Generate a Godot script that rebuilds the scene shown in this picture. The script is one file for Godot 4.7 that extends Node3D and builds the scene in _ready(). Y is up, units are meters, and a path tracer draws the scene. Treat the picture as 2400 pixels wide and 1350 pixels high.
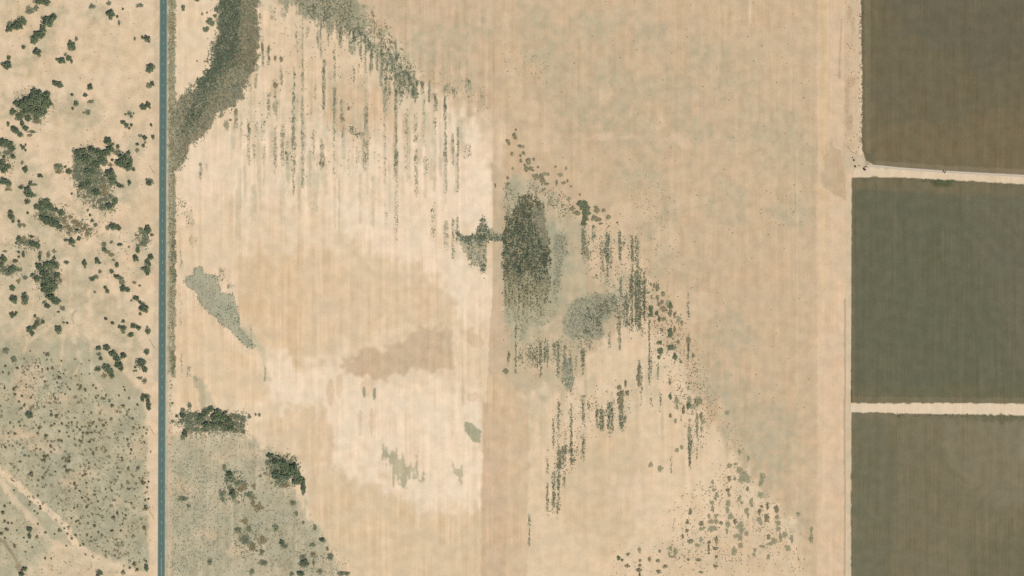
extends Node3D
# A desert road, fallow fields and three crop fields seen from high above.
# Positions are survey coordinates: half-metre units east and south of the
# north-west corner of the block; at() turns them into metres.

const HALF := 0.5
const MID := Vector2(1200.0, 675.0)
const MARGIN := 48.0                      # the painted soil reaches this far past the block
const TEX := Vector2i(2048, 1152)
const PER := 2048.0 / 2496.0              # texels per survey unit
const FULL_SUN := Vector3(1.99, 1.945, 1.89)   # light on level ground: tone seen / reflectance

const DESERT_PLANTS := [
	[93,3,13.0,7.4,"d"], [106,5,13.9,8.3,"d"], [69,25,11.1,9.3,"g"], [84,20,7.4,7.4,"g"], [28,59,14.8,13.0,"g"], [52,50,12.0,8.9,"d"], [40,61,13.0,10.2,"d"], [22,67,9.3,8.3,"d"],
	[113,51,13.9,14.4,"d"], [126,40,7.8,8.9,"d"], [104,44,6.5,5.6,"d"], [100,67,8.3,10.2,"d"], [91,81,12.0,9.3,"d"], [81,91,10.2,10.7,"d"], [98,81,7.4,7.4,"d"], [55,111,4.6,4.6,"d"],
	[87,122,10.7,9.3,"d"], [20,136,5.2,5.6,"d"], [16,153,12.2,10.7,"d"], [166,106,8.9,10.7,"d"], [172,113,5.6,5.9,"d"], [144,142,10.7,8.3,"d"], [161,137,6.5,7.0,"d"], [168,144,3.3,4.6,"d"],
	[153,128,3.7,4.6,"g"], [179,91,4.1,6.5,"g"], [136,197,11.1,7.0,"d"], [142,201,5.9,5.2,"d"], [127,193,5.9,5.6,"d"], [211,204,7.0,7.8,"d"], [169,222,3.7,3.7,"d"], [200,223,5.6,5.2,"d"],
	[259,33,11.5,10.7,"d"], [275,39,3.3,3.3,"d"], [288,21,3.0,3.0,"d"], [279,54,3.3,5.9,"g"], [216,15,8.3,6.5,"g"], [255,8,7.0,5.9,"g"], [328,13,9.6,5.6,"g"], [334,88,4.1,4.1,"d"],
	[344,90,7.4,7.0,"d"], [349,97,3.3,3.7,"d"], [352,159,9.6,10.4,"d"], [357,196,4.8,6.3,"d"], [349,201,8.3,6.5,"g"], [316,91,2.8,4.6,"g"], [213,238,7.8,4.6,"g"], [80,215,9.3,8.3,"d"],
	[89,226,16.7,13.0,"d"], [111,219,7.0,6.7,"d"], [106,231,13.0,11.1,"d"], [117,243,6.7,6.7,"d"], [63,235,13.0,9.3,"d"], [83,239,14.8,11.1,"d"], [38,242,8.3,7.0,"d"], [54,245,13.9,11.5,"d"],
	[71,257,14.8,11.1,"d"], [89,262,13.9,11.1,"d"], [104,244,13.0,14.8,"d"], [103,260,8.3,9.3,"d"], [59,260,9.3,8.3,"d"], [30,262,7.8,7.4,"d"], [46,274,10.4,8.5,"d"], [66,278,8.1,7.4,"d"],
	[81,231,16.7,11.1,"d"], [86,274,8.3,7.4,"d"], [83,285,8.3,5.2,"b"], [93,285,5.2,5.6,"b"], [19,289,4.1,4.1,"d"], [19,294,3.7,3.7,"g"], [31,300,8.3,5.2,"d"], [37,306,9.3,7.8,"d"],
	[47,316,5.9,7.0,"d"], [52,289,5.6,8.5,"d"], [60,301,7.4,6.7,"d"], [74,309,9.6,4.6,"g"], [69,317,7.8,4.6,"b"], [6,334,11.1,11.1,"d"], [19,338,13.3,10.7,"d"], [28,348,8.3,8.9,"d"],
	[19,358,10.2,7.4,"g"], [9,368,4.1,4.1,"d"], [31,367,5.9,5.9,"d"], [4,385,9.3,10.2,"d"], [9,396,9.3,10.2,"d"], [19,391,5.2,5.2,"d"], [59,397,7.4,7.8,"d"], [52,381,3.7,5.2,"g"],
	[54,346,5.6,4.8,"d"], [49,340,2.8,2.8,"d"], [60,339,2.4,2.4,"d"], [60,352,3.3,3.0,"d"], [9,425,11.1,8.9,"d"], [20,429,7.4,8.3,"d"], [20,443,9.3,5.2,"b"], [94,412,6.7,5.2,"d"],
	[71,430,5.2,5.9,"d"], [80,433,9.3,3.3,"g"], [50,439,5.9,4.8,"d"], [65,446,10.2,9.3,"d"], [69,455,11.1,8.3,"d"], [80,458,7.8,4.6,"g"], [137,390,12.0,7.4,"g"], [138,402,10.2,6.5,"b"],
	[153,391,3.3,3.3,"d"], [161,402,7.4,7.4,"d"], [181,357,9.3,8.9,"d"], [196,355,9.3,9.3,"d"], [215,351,11.1,8.3,"d"], [231,357,11.1,9.6,"d"], [246,359,10.7,8.9,"d"], [181,372,11.1,10.7,"g"],
	[200,370,13.0,11.1,"d"], [219,370,12.0,11.1,"g"], [239,376,12.0,10.7,"d"], [185,387,11.1,8.5,"g"], [204,387,12.0,9.3,"g"], [224,385,10.7,9.6,"d"], [180,401,8.9,8.9,"g"], [194,400,8.3,7.4,"g"],
	[209,403,12.6,10.2,"d"], [228,405,10.7,10.2,"g"], [185,418,10.7,9.3,"g"], [202,419,10.7,9.6,"g"], [207,429,10.2,6.7,"d"], [193,437,8.3,7.4,"d"], [224,425,10.7,10.2,"g"], [213,443,10.7,8.5,"g"],
	[225,451,11.1,8.5,"d"], [241,422,8.9,10.2,"g"], [244,439,10.7,10.2,"b"], [246,453,9.3,8.9,"b"], [258,406,13.3,10.7,"d"], [263,421,10.4,10.7,"d"], [253,331,10.2,10.4,"d"], [258,350,11.1,9.3,"d"],
	[265,338,3.3,3.3,"d"], [276,344,4.8,4.8,"d"], [276,358,10.4,7.8,"g"], [258,386,6.7,4.4,"b"], [263,375,3.7,3.7,"d"], [301,358,5.9,4.8,"d"], [291,372,14.8,10.7,"d"], [283,383,13.9,8.9,"d"],
	[305,380,7.8,11.5,"d"], [298,391,11.1,7.8,"d"], [313,397,4.1,4.1,"d"], [350,428,7.8,8.9,"d"], [339,323,5.6,6.3,"d"], [328,318,5.6,4.6,"g"], [358,321,4.1,5.2,"d"], [354,293,3.1,3.7,"d"],
	[336,251,9.3,7.4,"d"], [347,246,6.7,8.5,"d"], [288,287,5.6,5.2,"d"], [296,294,5.6,5.2,"d"], [303,301,3.0,3.0,"d"], [308,293,3.3,4.4,"d"], [294,268,2.6,2.6,"d"], [303,266,6.5,5.2,"g"],
	[313,266,2.2,2.2,"d"], [308,273,4.6,4.1,"g"], [322,338,4.4,3.7,"d"], [336,341,3.7,4.6,"d"], [340,334,3.3,3.3,"g"], [322,352,5.6,5.6,"g"], [178,243,5.6,6.7,"d"], [170,254,3.7,3.3,"d"],
	[197,264,4.6,3.0,"b"], [206,264,6.5,6.5,"g"], [303,428,5.0,6.3,"d"], [281,436,8.3,5.2,"d"], [168,454,2.6,2.6,"d"], [185,459,4.6,3.3,"g"], [198,461,5.6,3.3,"g"], [273,429,3.7,3.3,"d"],
	[64,473,6.5,5.9,"d"], [24,497,5.9,5.2,"d"], [26,508,7.0,8.5,"d"], [31,519,4.1,3.3,"d"], [65,499,3.7,3.3,"d"], [46,527,6.5,6.5,"g"], [56,528,5.2,5.2,"b"], [44,518,3.3,3.0,"d"],
	[85,484,6.7,6.7,"d"], [97,477,8.3,8.5,"d"], [108,473,8.5,7.8,"d"], [113,484,10.2,8.3,"d"], [122,490,6.7,5.6,"d"], [96,489,10.2,8.3,"d"], [104,500,11.1,7.8,"g"], [101,512,9.3,9.3,"d"],
	[115,518,12.6,10.7,"d"], [128,524,11.1,8.9,"d"], [138,531,8.9,5.9,"d"], [119,504,10.7,6.7,"g"], [133,513,8.9,5.9,"g"], [132,492,5.6,4.8,"d"], [143,500,7.8,7.0,"d"], [154,510,5.6,4.6,"b"],
	[165,509,7.4,5.2,"b"], [176,520,11.1,7.8,"b"], [187,527,9.3,6.3,"b"], [150,518,7.4,5.2,"b"], [157,533,8.3,6.3,"b"], [165,539,7.4,5.2,"b"], [161,546,5.2,4.1,"b"], [198,536,7.8,5.9,"b"],
	[206,548,6.7,5.6,"b"], [211,538,4.8,4.8,"b"], [181,539,4.8,3.7,"d"], [168,566,9.6,8.1,"d"], [154,563,4.1,4.1,"d"], [185,559,4.8,5.9,"d"], [172,576,4.6,3.3,"g"], [216,517,4.4,3.3,"d"],
	[206,493,3.7,4.1,"g"], [211,504,3.3,3.3,"d"], [220,483,4.6,4.1,"g"], [233,471,6.3,6.3,"g"], [246,468,8.9,5.2,"g"], [255,483,10.7,7.8,"d"], [239,487,6.3,5.9,"g"], [270,471,7.0,7.4,"d"],
	[259,460,7.0,5.2,"g"], [224,527,4.8,5.2,"g"], [252,534,5.6,6.3,"g"], [265,531,9.3,8.9,"d"], [278,534,6.7,7.0,"d"], [261,568,4.1,4.6,"g"], [244,573,5.9,6.5,"g"], [245,585,6.3,5.6,"d"],
	[252,590,6.7,5.2,"b"], [261,597,8.1,6.3,"b"], [266,609,4.8,3.0,"b"], [274,620,4.1,7.0,"d"], [281,573,5.9,3.7,"d"], [302,578,3.3,2.8,"b"], [346,538,7.4,11.5,"d"], [331,538,7.0,5.6,"g"],
	[339,549,11.1,8.5,"g"], [340,560,9.6,7.4,"g"], [336,571,9.6,5.9,"g"], [320,551,5.2,2.8,"g"], [356,551,4.1,3.3,"d"], [323,577,5.2,6.7,"g"], [323,587,5.6,6.3,"d"], [317,604,7.4,7.4,"d"],
	[323,610,3.7,3.3,"g"], [353,602,7.4,7.0,"d"], [344,614,6.3,6.7,"d"], [350,620,3.3,5.6,"d"], [343,631,9.3,7.4,"d"], [333,630,4.6,3.7,"g"], [346,640,5.6,6.3,"d"], [262,636,4.8,5.2,"d"],
	[273,648,7.4,4.6,"d"], [283,653,7.4,7.0,"g"], [286,663,8.1,7.0,"g"], [289,676,8.9,7.0,"d"], [300,679,5.6,5.2,"d"], [315,662,5.6,4.1,"b"], [327,669,4.1,3.3,"b"], [198,617,6.3,9.3,"d"],
	[227,610,6.3,7.0,"d"], [233,616,3.7,3.0,"d"], [234,636,4.1,5.9,"g"], [217,654,6.7,5.9,"d"], [226,649,7.0,5.2,"g"], [156,615,5.6,4.1,"d"], [247,674,4.4,4.1,"d"], [252,682,4.1,5.6,"d"],
	[222,684,3.7,3.3,"g"], [44,559,5.2,7.8,"d"], [54,559,7.4,6.7,"b"], [51,568,9.3,6.7,"g"], [65,570,10.7,8.1,"g"], [76,571,8.9,8.1,"d"], [87,574,7.8,7.8,"d"], [74,555,5.2,3.7,"d"],
	[38,570,3.3,3.0,"d"], [94,594,4.6,8.3,"g"], [93,604,4.1,6.5,"d"], [113,597,4.6,8.3,"g"], [127,605,4.8,4.8,"d"], [127,589,5.6,5.2,"b"], [44,591,3.7,3.3,"d"], [55,597,3.7,6.3,"d"],
	[44,602,3.7,3.3,"d"], [36,612,5.6,4.8,"d"], [11,589,7.4,3.3,"b"], [8,608,9.3,10.2,"d"], [3,621,5.6,6.7,"d"], [10,634,12.2,8.5,"g"], [28,632,10.7,8.9,"d"], [43,632,8.3,5.2,"g"],
	[20,642,10.7,4.8,"g"], [59,651,7.8,5.6,"g"], [76,644,4.8,4.4,"d"], [87,653,8.5,7.4,"d"], [86,619,4.8,4.1,"d"], [93,627,8.3,9.6,"d"], [109,621,10.7,8.5,"d"], [126,618,10.7,7.0,"d"],
	[132,625,5.2,6.3,"d"], [119,629,10.4,7.4,"g"], [104,640,12.2,10.2,"d"], [119,642,10.4,9.6,"g"], [133,646,8.5,7.4,"d"], [142,658,5.2,7.4,"b"], [109,657,13.3,10.2,"d"], [122,663,11.5,10.4,"d"],
	[106,672,12.6,9.6,"d"], [119,677,12.2,9.6,"d"], [29,675,7.4,7.0,"d"], [44,659,5.6,6.3,"b"], [111,682,14.4,8.3,"d"], [119,696,11.1,8.5,"d"], [131,706,10.4,8.9,"d"], [111,717,7.8,5.6,"d"],
	[104,708,5.6,4.8,"g"], [137,731,3.7,2.6,"d"], [146,722,7.4,5.9,"g"], [32,701,10.4,9.6,"d"], [59,701,8.9,12.2,"d"], [29,738,7.4,8.1,"d"], [38,733,3.3,3.3,"d"], [82,741,3.7,3.7,"d"],
	[89,750,5.9,5.9,"g"], [101,754,5.2,4.6,"d"], [87,759,6.7,6.7,"d"], [81,766,5.6,5.6,"d"], [69,771,7.8,6.7,"d"], [75,781,5.6,7.4,"d"], [136,772,8.5,9.3,"d"], [149,756,4.8,2.6,"g"],
	[158,757,3.3,3.0,"d"], [248,747,4.4,3.7,"d"], [264,757,4.4,3.7,"d"], [289,753,4.6,4.4,"d"], [281,766,5.9,5.2,"d"], [289,769,7.4,5.9,"d"], [289,779,5.2,4.1,"g"], [313,764,7.4,5.9,"d"],
	[324,768,7.4,5.2,"d"], [307,785,7.0,5.2,"d"], [347,777,6.3,6.3,"d"], [345,766,3.3,3.3,"g"], [319,699,8.5,6.3,"d"], [308,704,3.3,3.3,"g"], [328,708,4.8,4.4,"d"], [337,722,12.2,10.4,"d"],
	[329,736,3.7,3.7,"d"], [231,816,7.8,5.2,"d"], [250,815,9.3,6.7,"d"], [264,829,9.3,8.1,"d"], [289,833,8.5,7.0,"d"], [274,840,9.3,8.3,"d"], [279,856,11.1,8.5,"d"], [283,864,7.0,4.8,"d"],
	[232,830,6.7,5.2,"g"], [236,840,4.1,4.8,"d"], [250,862,11.1,9.3,"d"], [259,870,7.8,7.0,"d"], [262,879,6.7,6.7,"d"], [230,865,8.1,5.2,"d"], [244,881,7.4,6.7,"b"], [344,825,6.3,6.3,"d"],
	[331,851,10.4,11.5,"d"], [339,865,7.0,8.1,"d"], [317,861,3.0,3.0,"d"], [316,869,5.6,3.7,"g"], [328,886,7.8,4.1,"g"], [339,893,6.7,6.3,"g"], [14,821,9.3,7.4,"g"], [32,841,8.3,8.3,"g"],
	[111,830,5.6,4.4,"g"], [69,972,9.6,8.5,"d"], [340,929,9.3,5.6,"d"], [334,936,4.8,5.9,"d"], [347,939,5.2,8.3,"d"], [348,950,6.3,7.0,"d"], [349,957,5.2,4.8,"d"], [322,949,2.6,2.6,"d"],
	[234,1342,7.0,6.7,"d"], [229,1348,4.4,4.1,"d"], [69,1240,7.4,6.3,"d"], [69,1256,4.8,6.3,"d"], [50,1345,7.8,5.2,"d"], [343,1330,5.6,8.3,"d"], [57,1333,7.4,5.6,"d"], [494,958,7.8,7.4,"d"],
	[483,966,9.3,7.8,"d"], [511,966,10.2,9.3,"d"], [504,977,11.1,10.2,"d"], [520,977,10.7,11.1,"d"], [472,977,11.1,9.3,"d"], [459,974,11.1,8.3,"g"], [444,974,10.7,7.8,"g"], [428,973,7.8,7.0,"d"],
	[537,987,10.2,11.1,"d"], [556,977,11.5,7.8,"g"], [569,983,9.3,9.3,"g"], [565,998,11.1,9.3,"g"], [541,1001,11.1,8.9,"d"], [515,993,11.1,8.3,"d"], [500,994,9.3,8.3,"d"], [483,995,9.3,8.3,"d"],
	[467,990,10.7,9.3,"g"], [446,990,13.0,11.1,"g"], [428,987,8.9,6.7,"g"], [441,1005,9.3,7.8,"g"], [461,1007,11.1,6.7,"g"], [480,1007,10.7,6.7,"g"], [504,1005,10.7,6.3,"g"], [526,1006,10.7,6.7,"g"],
	[552,1009,10.4,6.7,"g"], [569,1011,7.0,5.9,"g"], [433,1016,7.0,8.5,"d"], [428,1026,5.9,5.9,"g"], [531,965,3.1,3.1,"d"], [584,976,4.8,6.7,"g"], [599,971,2.6,3.7,"g"], [608,972,3.7,4.4,"g"],
	[444,950,5.2,7.4,"g"], [429,961,5.6,5.9,"g"], [404,945,2.6,2.6,"d"], [414,975,3.3,3.3,"d"], [404,988,3.3,5.2,"g"], [544,973,6.5,4.1,"g"], [632,1068,8.3,6.9,"d"], [627,1084,6.4,7.3,"g"],
	[647,1081,11.5,9.2,"d"], [664,1085,11.5,10.3,"d"], [680,1084,10.3,7.3,"g"], [687,1097,12.6,11.9,"d"], [669,1100,11.9,11.0,"d"], [643,1100,13.8,11.5,"g"], [650,1113,14.2,10.6,"d"], [671,1113,14.2,11.0,"d"],
	[694,1111,10.6,11.0,"d"], [657,1127,13.3,9.6,"g"], [668,1138,9.6,6.4,"b"], [696,1125,11.9,9.6,"d"], [708,1127,8.3,10.6,"d"], [711,1143,6.4,11.5,"d"], [692,1130,6.9,6.0,"d"], [710,1155,4.1,6.9,"g"],
	[538,1111,9.2,7.8,"d"], [542,1125,13.8,9.6,"g"], [558,1132,12.9,8.3,"g"], [570,1139,11.9,8.3,"b"], [563,1148,9.2,6.0,"b"], [545,1155,6.9,10.1,"d"], [547,1165,5.1,6.4,"g"], [521,1157,9.6,10.1,"g"],
	[522,1171,6.4,6.4,"g"], [538,1143,6.9,8.3,"g"], [526,1095,5.1,9.2,"g"], [584,1159,11.0,7.8,"g"], [593,1166,8.3,6.0,"b"], [593,1178,5.1,8.3,"b"], [606,1189,11.9,10.6,"b"], [595,1139,5.1,8.3,"b"],
	[573,1221,8.7,7.3,"b"], [558,1242,11.0,7.8,"g"], [584,1240,6.9,8.3,"g"], [573,1266,11.9,11.9,"g"], [593,1281,9.2,11.0,"b"], [615,1266,8.3,11.9,"b"], [614,1294,6.0,7.8,"g"], [646,1237,8.3,10.1,"g"],
	[661,1272,6.4,7.8,"d"], [668,1281,6.9,6.9,"g"], [713,1319,10.6,8.7,"d"], [734,1299,6.9,8.3,"b"], [735,1319,3.7,8.7,"b"], [709,1306,8.3,6.9,"g"], [755,1265,6.9,5.1,"d"], [774,1304,9.2,8.3,"g"],
	[738,1237,5.1,7.8,"g"], [686,1178,7.3,6.4,"g"], [695,1204,4.6,6.9,"g"], [711,1224,3.7,3.7,"g"], [705,1344,9.2,6.4,"d"], [750,1339,7.3,6.4,"g"], [684,1345,6.0,5.1,"g"], [591,1340,6.9,8.3,"g"],
	[618,1319,10.1,7.3,"g"], [800,1344,8.3,6.0,"g"], [813,1344,8.3,5.5,"g"], [767,1286,3.7,6.0,"g"], [733,1277,7.8,6.0,"g"], [442,1186,5.1,5.5,"g"], [492,1317,6.0,6.9,"g"], [428,1169,11.5,6.9,"g"],
	[610,1116,4.6,3.2,"b"],
]
const CREOSOTE := [
	[13,858,2.6,2.6,"d"], [7,873,2.9,2.9,"d"], [40,863,3.6,2.6,"d"], [90,859,2.6,2.6,"d"], [112,865,2.9,2.9,"d"], [123,863,2.9,3.6,"d"], [111,831,4.1,4.1,"d"], [139,885,4.6,3.9,"d"],
	[134,897,2.3,2.3,"d"], [105,894,2.6,2.6,"d"], [11,910,2.9,2.9,"d"], [33,912,3.9,3.3,"d"], [35,925,3.6,3.6,"d"], [52,929,2.6,2.6,"d"], [73,932,2.6,2.6,"d"], [45,942,2.9,2.9,"d"],
	[57,950,3.3,3.3,"d"], [51,957,2.6,2.6,"d"], [130,935,2.6,2.6,"d"], [182,902,2.3,2.3,"d"], [190,904,2.3,2.3,"d"], [200,914,3.6,3.3,"d"], [164,913,2.3,2.3,"d"], [187,911,2.9,2.9,"d"],
	[219,903,2.6,2.6,"d"], [225,910,2.6,2.6,"d"], [230,928,2.3,2.3,"d"], [249,927,2.6,3.3,"d"], [244,934,2.9,2.9,"d"], [225,933,2.3,2.3,"d"], [289,952,3.9,3.9,"d"], [303,960,2.3,2.3,"d"],
	[297,972,2.4,2.4,"d"], [311,981,2.6,2.6,"d"], [322,948,2.6,2.6,"d"], [263,951,4.2,4.2,"d"], [303,933,2.6,2.6,"d"], [293,914,2.3,2.9,"d"], [290,907,2.0,2.0,"d"], [279,927,2.3,2.3,"d"],
	[121,973,3.6,3.6,"d"], [132,975,4.6,4.6,"d"], [120,964,2.3,2.3,"d"], [104,954,2.3,2.3,"d"], [161,965,2.3,2.3,"d"], [196,966,2.3,2.3,"d"], [214,968,2.3,2.3,"d"], [24,991,2.9,2.9,"d"],
	[45,989,2.9,2.9,"d"], [35,1016,3.3,3.3,"d"], [20,1016,2.6,2.6,"d"], [47,998,2.6,2.6,"d"], [92,1003,3.3,3.3,"d"], [108,1021,3.9,3.9,"d"], [89,1016,2.9,2.9,"d"], [120,998,2.6,2.6,"d"],
	[145,993,2.9,2.9,"d"], [156,998,2.6,2.6,"d"], [161,992,2.3,2.3,"d"], [168,990,2.3,2.3,"d"], [128,993,2.6,2.6,"d"], [139,1011,2.9,2.9,"d"], [181,1001,2.6,2.6,"d"], [187,1007,2.9,2.9,"d"],
	[192,1001,2.6,2.6,"d"], [204,1016,3.6,3.6,"d"], [215,1014,2.6,2.6,"d"], [195,1014,2.6,2.6,"d"], [194,1023,2.3,2.3,"d"], [157,1014,2.3,2.3,"d"], [243,997,3.3,3.3,"d"], [249,991,2.3,2.3,"d"],
	[238,1009,2.0,2.0,"d"], [226,1001,2.3,2.3,"d"], [220,989,2.3,2.3,"d"], [284,996,2.0,2.0,"d"], [314,1002,2.9,2.9,"d"], [327,1003,2.3,2.3,"d"], [337,1002,2.3,2.3,"d"], [311,1018,2.9,2.9,"d"],
	[343,1016,2.3,2.3,"d"], [299,1030,2.9,2.9,"d"], [138,1033,3.3,3.3,"d"], [145,1033,2.9,2.9,"d"], [186,1032,2.6,2.6,"d"], [191,1035,3.6,3.6,"d"], [210,1036,2.9,2.9,"d"], [175,1029,2.3,2.3,"d"],
	[161,1023,2.3,2.3,"d"], [339,1037,2.6,2.6,"d"], [159,908,2.0,2.0,"d"], [144,846,2.3,2.3,"d"], [176,842,2.0,2.0,"d"], [209,845,1.8,1.8,"d"], [191,853,1.6,1.6,"d"], [210,876,1.8,1.8,"d"],
	[191,877,1.8,1.8,"d"], [177,881,2.0,2.0,"d"], [71,823,2.0,2.0,"d"], [103,827,2.0,2.0,"d"], [57,841,2.0,2.0,"d"], [86,844,1.6,1.6,"d"], [120,844,1.6,1.6,"d"], [110,843,2.0,2.0,"d"],
	[83,851,2.0,2.0,"d"], [68,859,1.6,1.6,"d"], [64,866,2.0,2.0,"d"], [99,865,2.0,2.0,"d"], [125,880,2.0,2.0,"d"], [138,871,2.0,2.0,"d"], [149,876,2.3,2.3,"d"], [61,901,2.0,2.0,"d"],
	[62,908,2.0,2.0,"d"], [80,886,2.3,2.3,"d"], [94,850,1.8,1.8,"d"], [13,1048,2.9,2.9,"d"], [30,1046,2.1,2.1,"d"], [47,1042,2.3,2.3,"d"], [85,1051,2.3,2.3,"d"], [95,1053,2.3,2.3,"d"],
	[119,1046,3.6,3.6,"d"], [121,1035,2.3,2.3,"d"], [178,1044,2.3,2.3,"d"], [226,1050,2.3,2.3,"d"], [213,1054,2.3,2.3,"d"], [219,1063,3.6,3.6,"d"], [308,1054,2.9,2.9,"d"], [306,1063,2.3,2.3,"d"],
	[286,1073,2.6,2.6,"d"], [104,1069,3.6,3.6,"d"], [112,1068,3.3,3.3,"d"], [104,1079,4.2,4.2,"d"], [98,1079,2.0,2.0,"d"], [147,1075,2.6,2.6,"d"], [154,1081,2.6,2.6,"d"], [162,1081,3.3,3.3,"d"],
	[163,1072,3.6,2.3,"d"], [152,1094,3.6,3.6,"d"], [158,1104,4.2,4.2,"d"], [163,1101,2.3,2.3,"d"], [74,1111,5.2,5.2,"d"], [66,1113,1.6,1.6,"d"], [130,1106,2.4,2.4,"d"], [101,1120,3.6,3.6,"d"],
	[90,1126,2.6,2.6,"d"], [48,1082,3.6,2.3,"d"], [68,1069,2.3,2.3,"d"], [108,1107,2.3,2.3,"d"], [200,1111,3.6,3.6,"d"], [194,1115,2.6,2.6,"d"], [301,1098,2.6,4.2,"d"], [323,1098,3.9,3.9,"d"],
	[279,1107,2.3,2.3,"d"], [309,1113,2.1,2.1,"d"], [336,1131,4.6,4.6,"d"], [348,1129,2.4,2.4,"d"], [345,1142,2.4,2.4,"d"], [327,1121,2.3,2.3,"d"], [175,1134,3.6,3.6,"d"], [165,1133,2.0,2.0,"d"],
	[203,1132,2.6,2.6,"d"], [178,1145,2.3,2.3,"d"], [188,1151,2.0,2.0,"d"], [163,1151,2.3,2.3,"d"], [248,1146,2.3,2.3,"d"], [193,1167,2.6,2.6,"d"], [208,1171,2.9,2.9,"d"], [222,1160,2.6,2.6,"d"],
	[230,1175,2.6,2.6,"d"], [262,1150,2.9,2.9,"d"], [303,1146,2.3,2.3,"d"], [315,1146,2.1,2.1,"d"], [341,1172,2.6,2.6,"d"], [348,1169,2.6,2.6,"d"], [308,1179,2.9,2.9,"d"], [342,1190,4.9,4.9,"d"],
	[249,1165,2.1,2.1,"d"], [95,1192,3.3,3.3,"d"], [94,1186,2.3,2.3,"d"], [89,1162,2.6,2.6,"d"], [71,1177,2.9,2.9,"d"], [69,1183,2.3,2.3,"d"], [11,1186,2.9,2.9,"d"], [24,1179,2.0,2.0,"d"],
	[7,1201,4.2,4.2,"d"], [11,1222,3.3,3.3,"d"], [19,1226,2.9,2.9,"d"], [28,1226,2.6,2.6,"d"], [33,1149,2.0,2.0,"d"], [174,1191,2.4,2.4,"d"], [182,1188,2.0,2.0,"d"], [203,1189,2.6,2.6,"d"],
	[235,1193,2.3,2.3,"d"], [275,1203,2.9,4.6,"d"], [266,1214,4.6,4.6,"d"], [295,1208,2.6,2.6,"d"], [187,1227,2.3,2.3,"d"], [179,1222,2.6,2.6,"d"], [184,1220,2.3,2.3,"d"], [167,1215,2.3,2.3,"d"],
	[222,1232,2.9,2.9,"d"], [338,1237,4.2,4.2,"d"], [284,1244,2.4,2.4,"d"], [139,1243,3.3,3.3,"d"], [151,1238,2.4,2.4,"d"], [89,1228,2.1,2.1,"d"], [81,1198,2.4,2.4,"d"], [88,1204,2.3,2.3,"d"],
	[40,1243,2.4,2.4,"d"], [209,1085,2.6,2.6,"d"], [223,1089,2.1,2.1,"d"], [89,1228,2.2,2.2,"d"], [107,1248,3.1,3.1,"d"], [128,1252,2.2,2.2,"d"], [140,1243,3.7,3.7,"d"], [168,1262,3.0,3.0,"d"],
	[158,1251,2.4,2.4,"d"], [195,1276,3.0,3.0,"d"], [178,1254,3.3,3.3,"d"], [204,1254,2.6,2.6,"d"], [214,1259,2.4,2.4,"d"], [221,1232,3.0,3.0,"d"], [239,1254,3.0,3.0,"d"], [283,1244,2.4,2.4,"d"],
	[262,1244,4.1,2.6,"d"], [287,1228,2.2,2.2,"d"], [87,1258,3.7,3.7,"d"], [56,1260,2.2,2.2,"d"], [64,1270,2.2,2.2,"d"], [34,1280,3.3,5.2,"d"], [76,1283,2.6,2.6,"d"], [60,1294,2.4,2.4,"d"],
	[156,1279,2.2,2.2,"d"], [201,1300,2.2,2.2,"d"], [248,1293,2.2,2.2,"d"], [269,1302,2.6,2.6,"d"], [289,1341,4.8,4.8,"d"], [304,1331,3.0,3.0,"d"], [322,1336,3.7,3.7,"d"], [315,1322,4.4,4.4,"d"],
	[343,1316,2.6,2.6,"d"], [106,1309,2.6,2.6,"d"], [120,1309,2.2,2.2,"d"], [12,1261,2.6,2.6,"d"], [16,1241,4.1,4.1,"d"], [3,1251,4.1,4.1,"d"],
]
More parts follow.
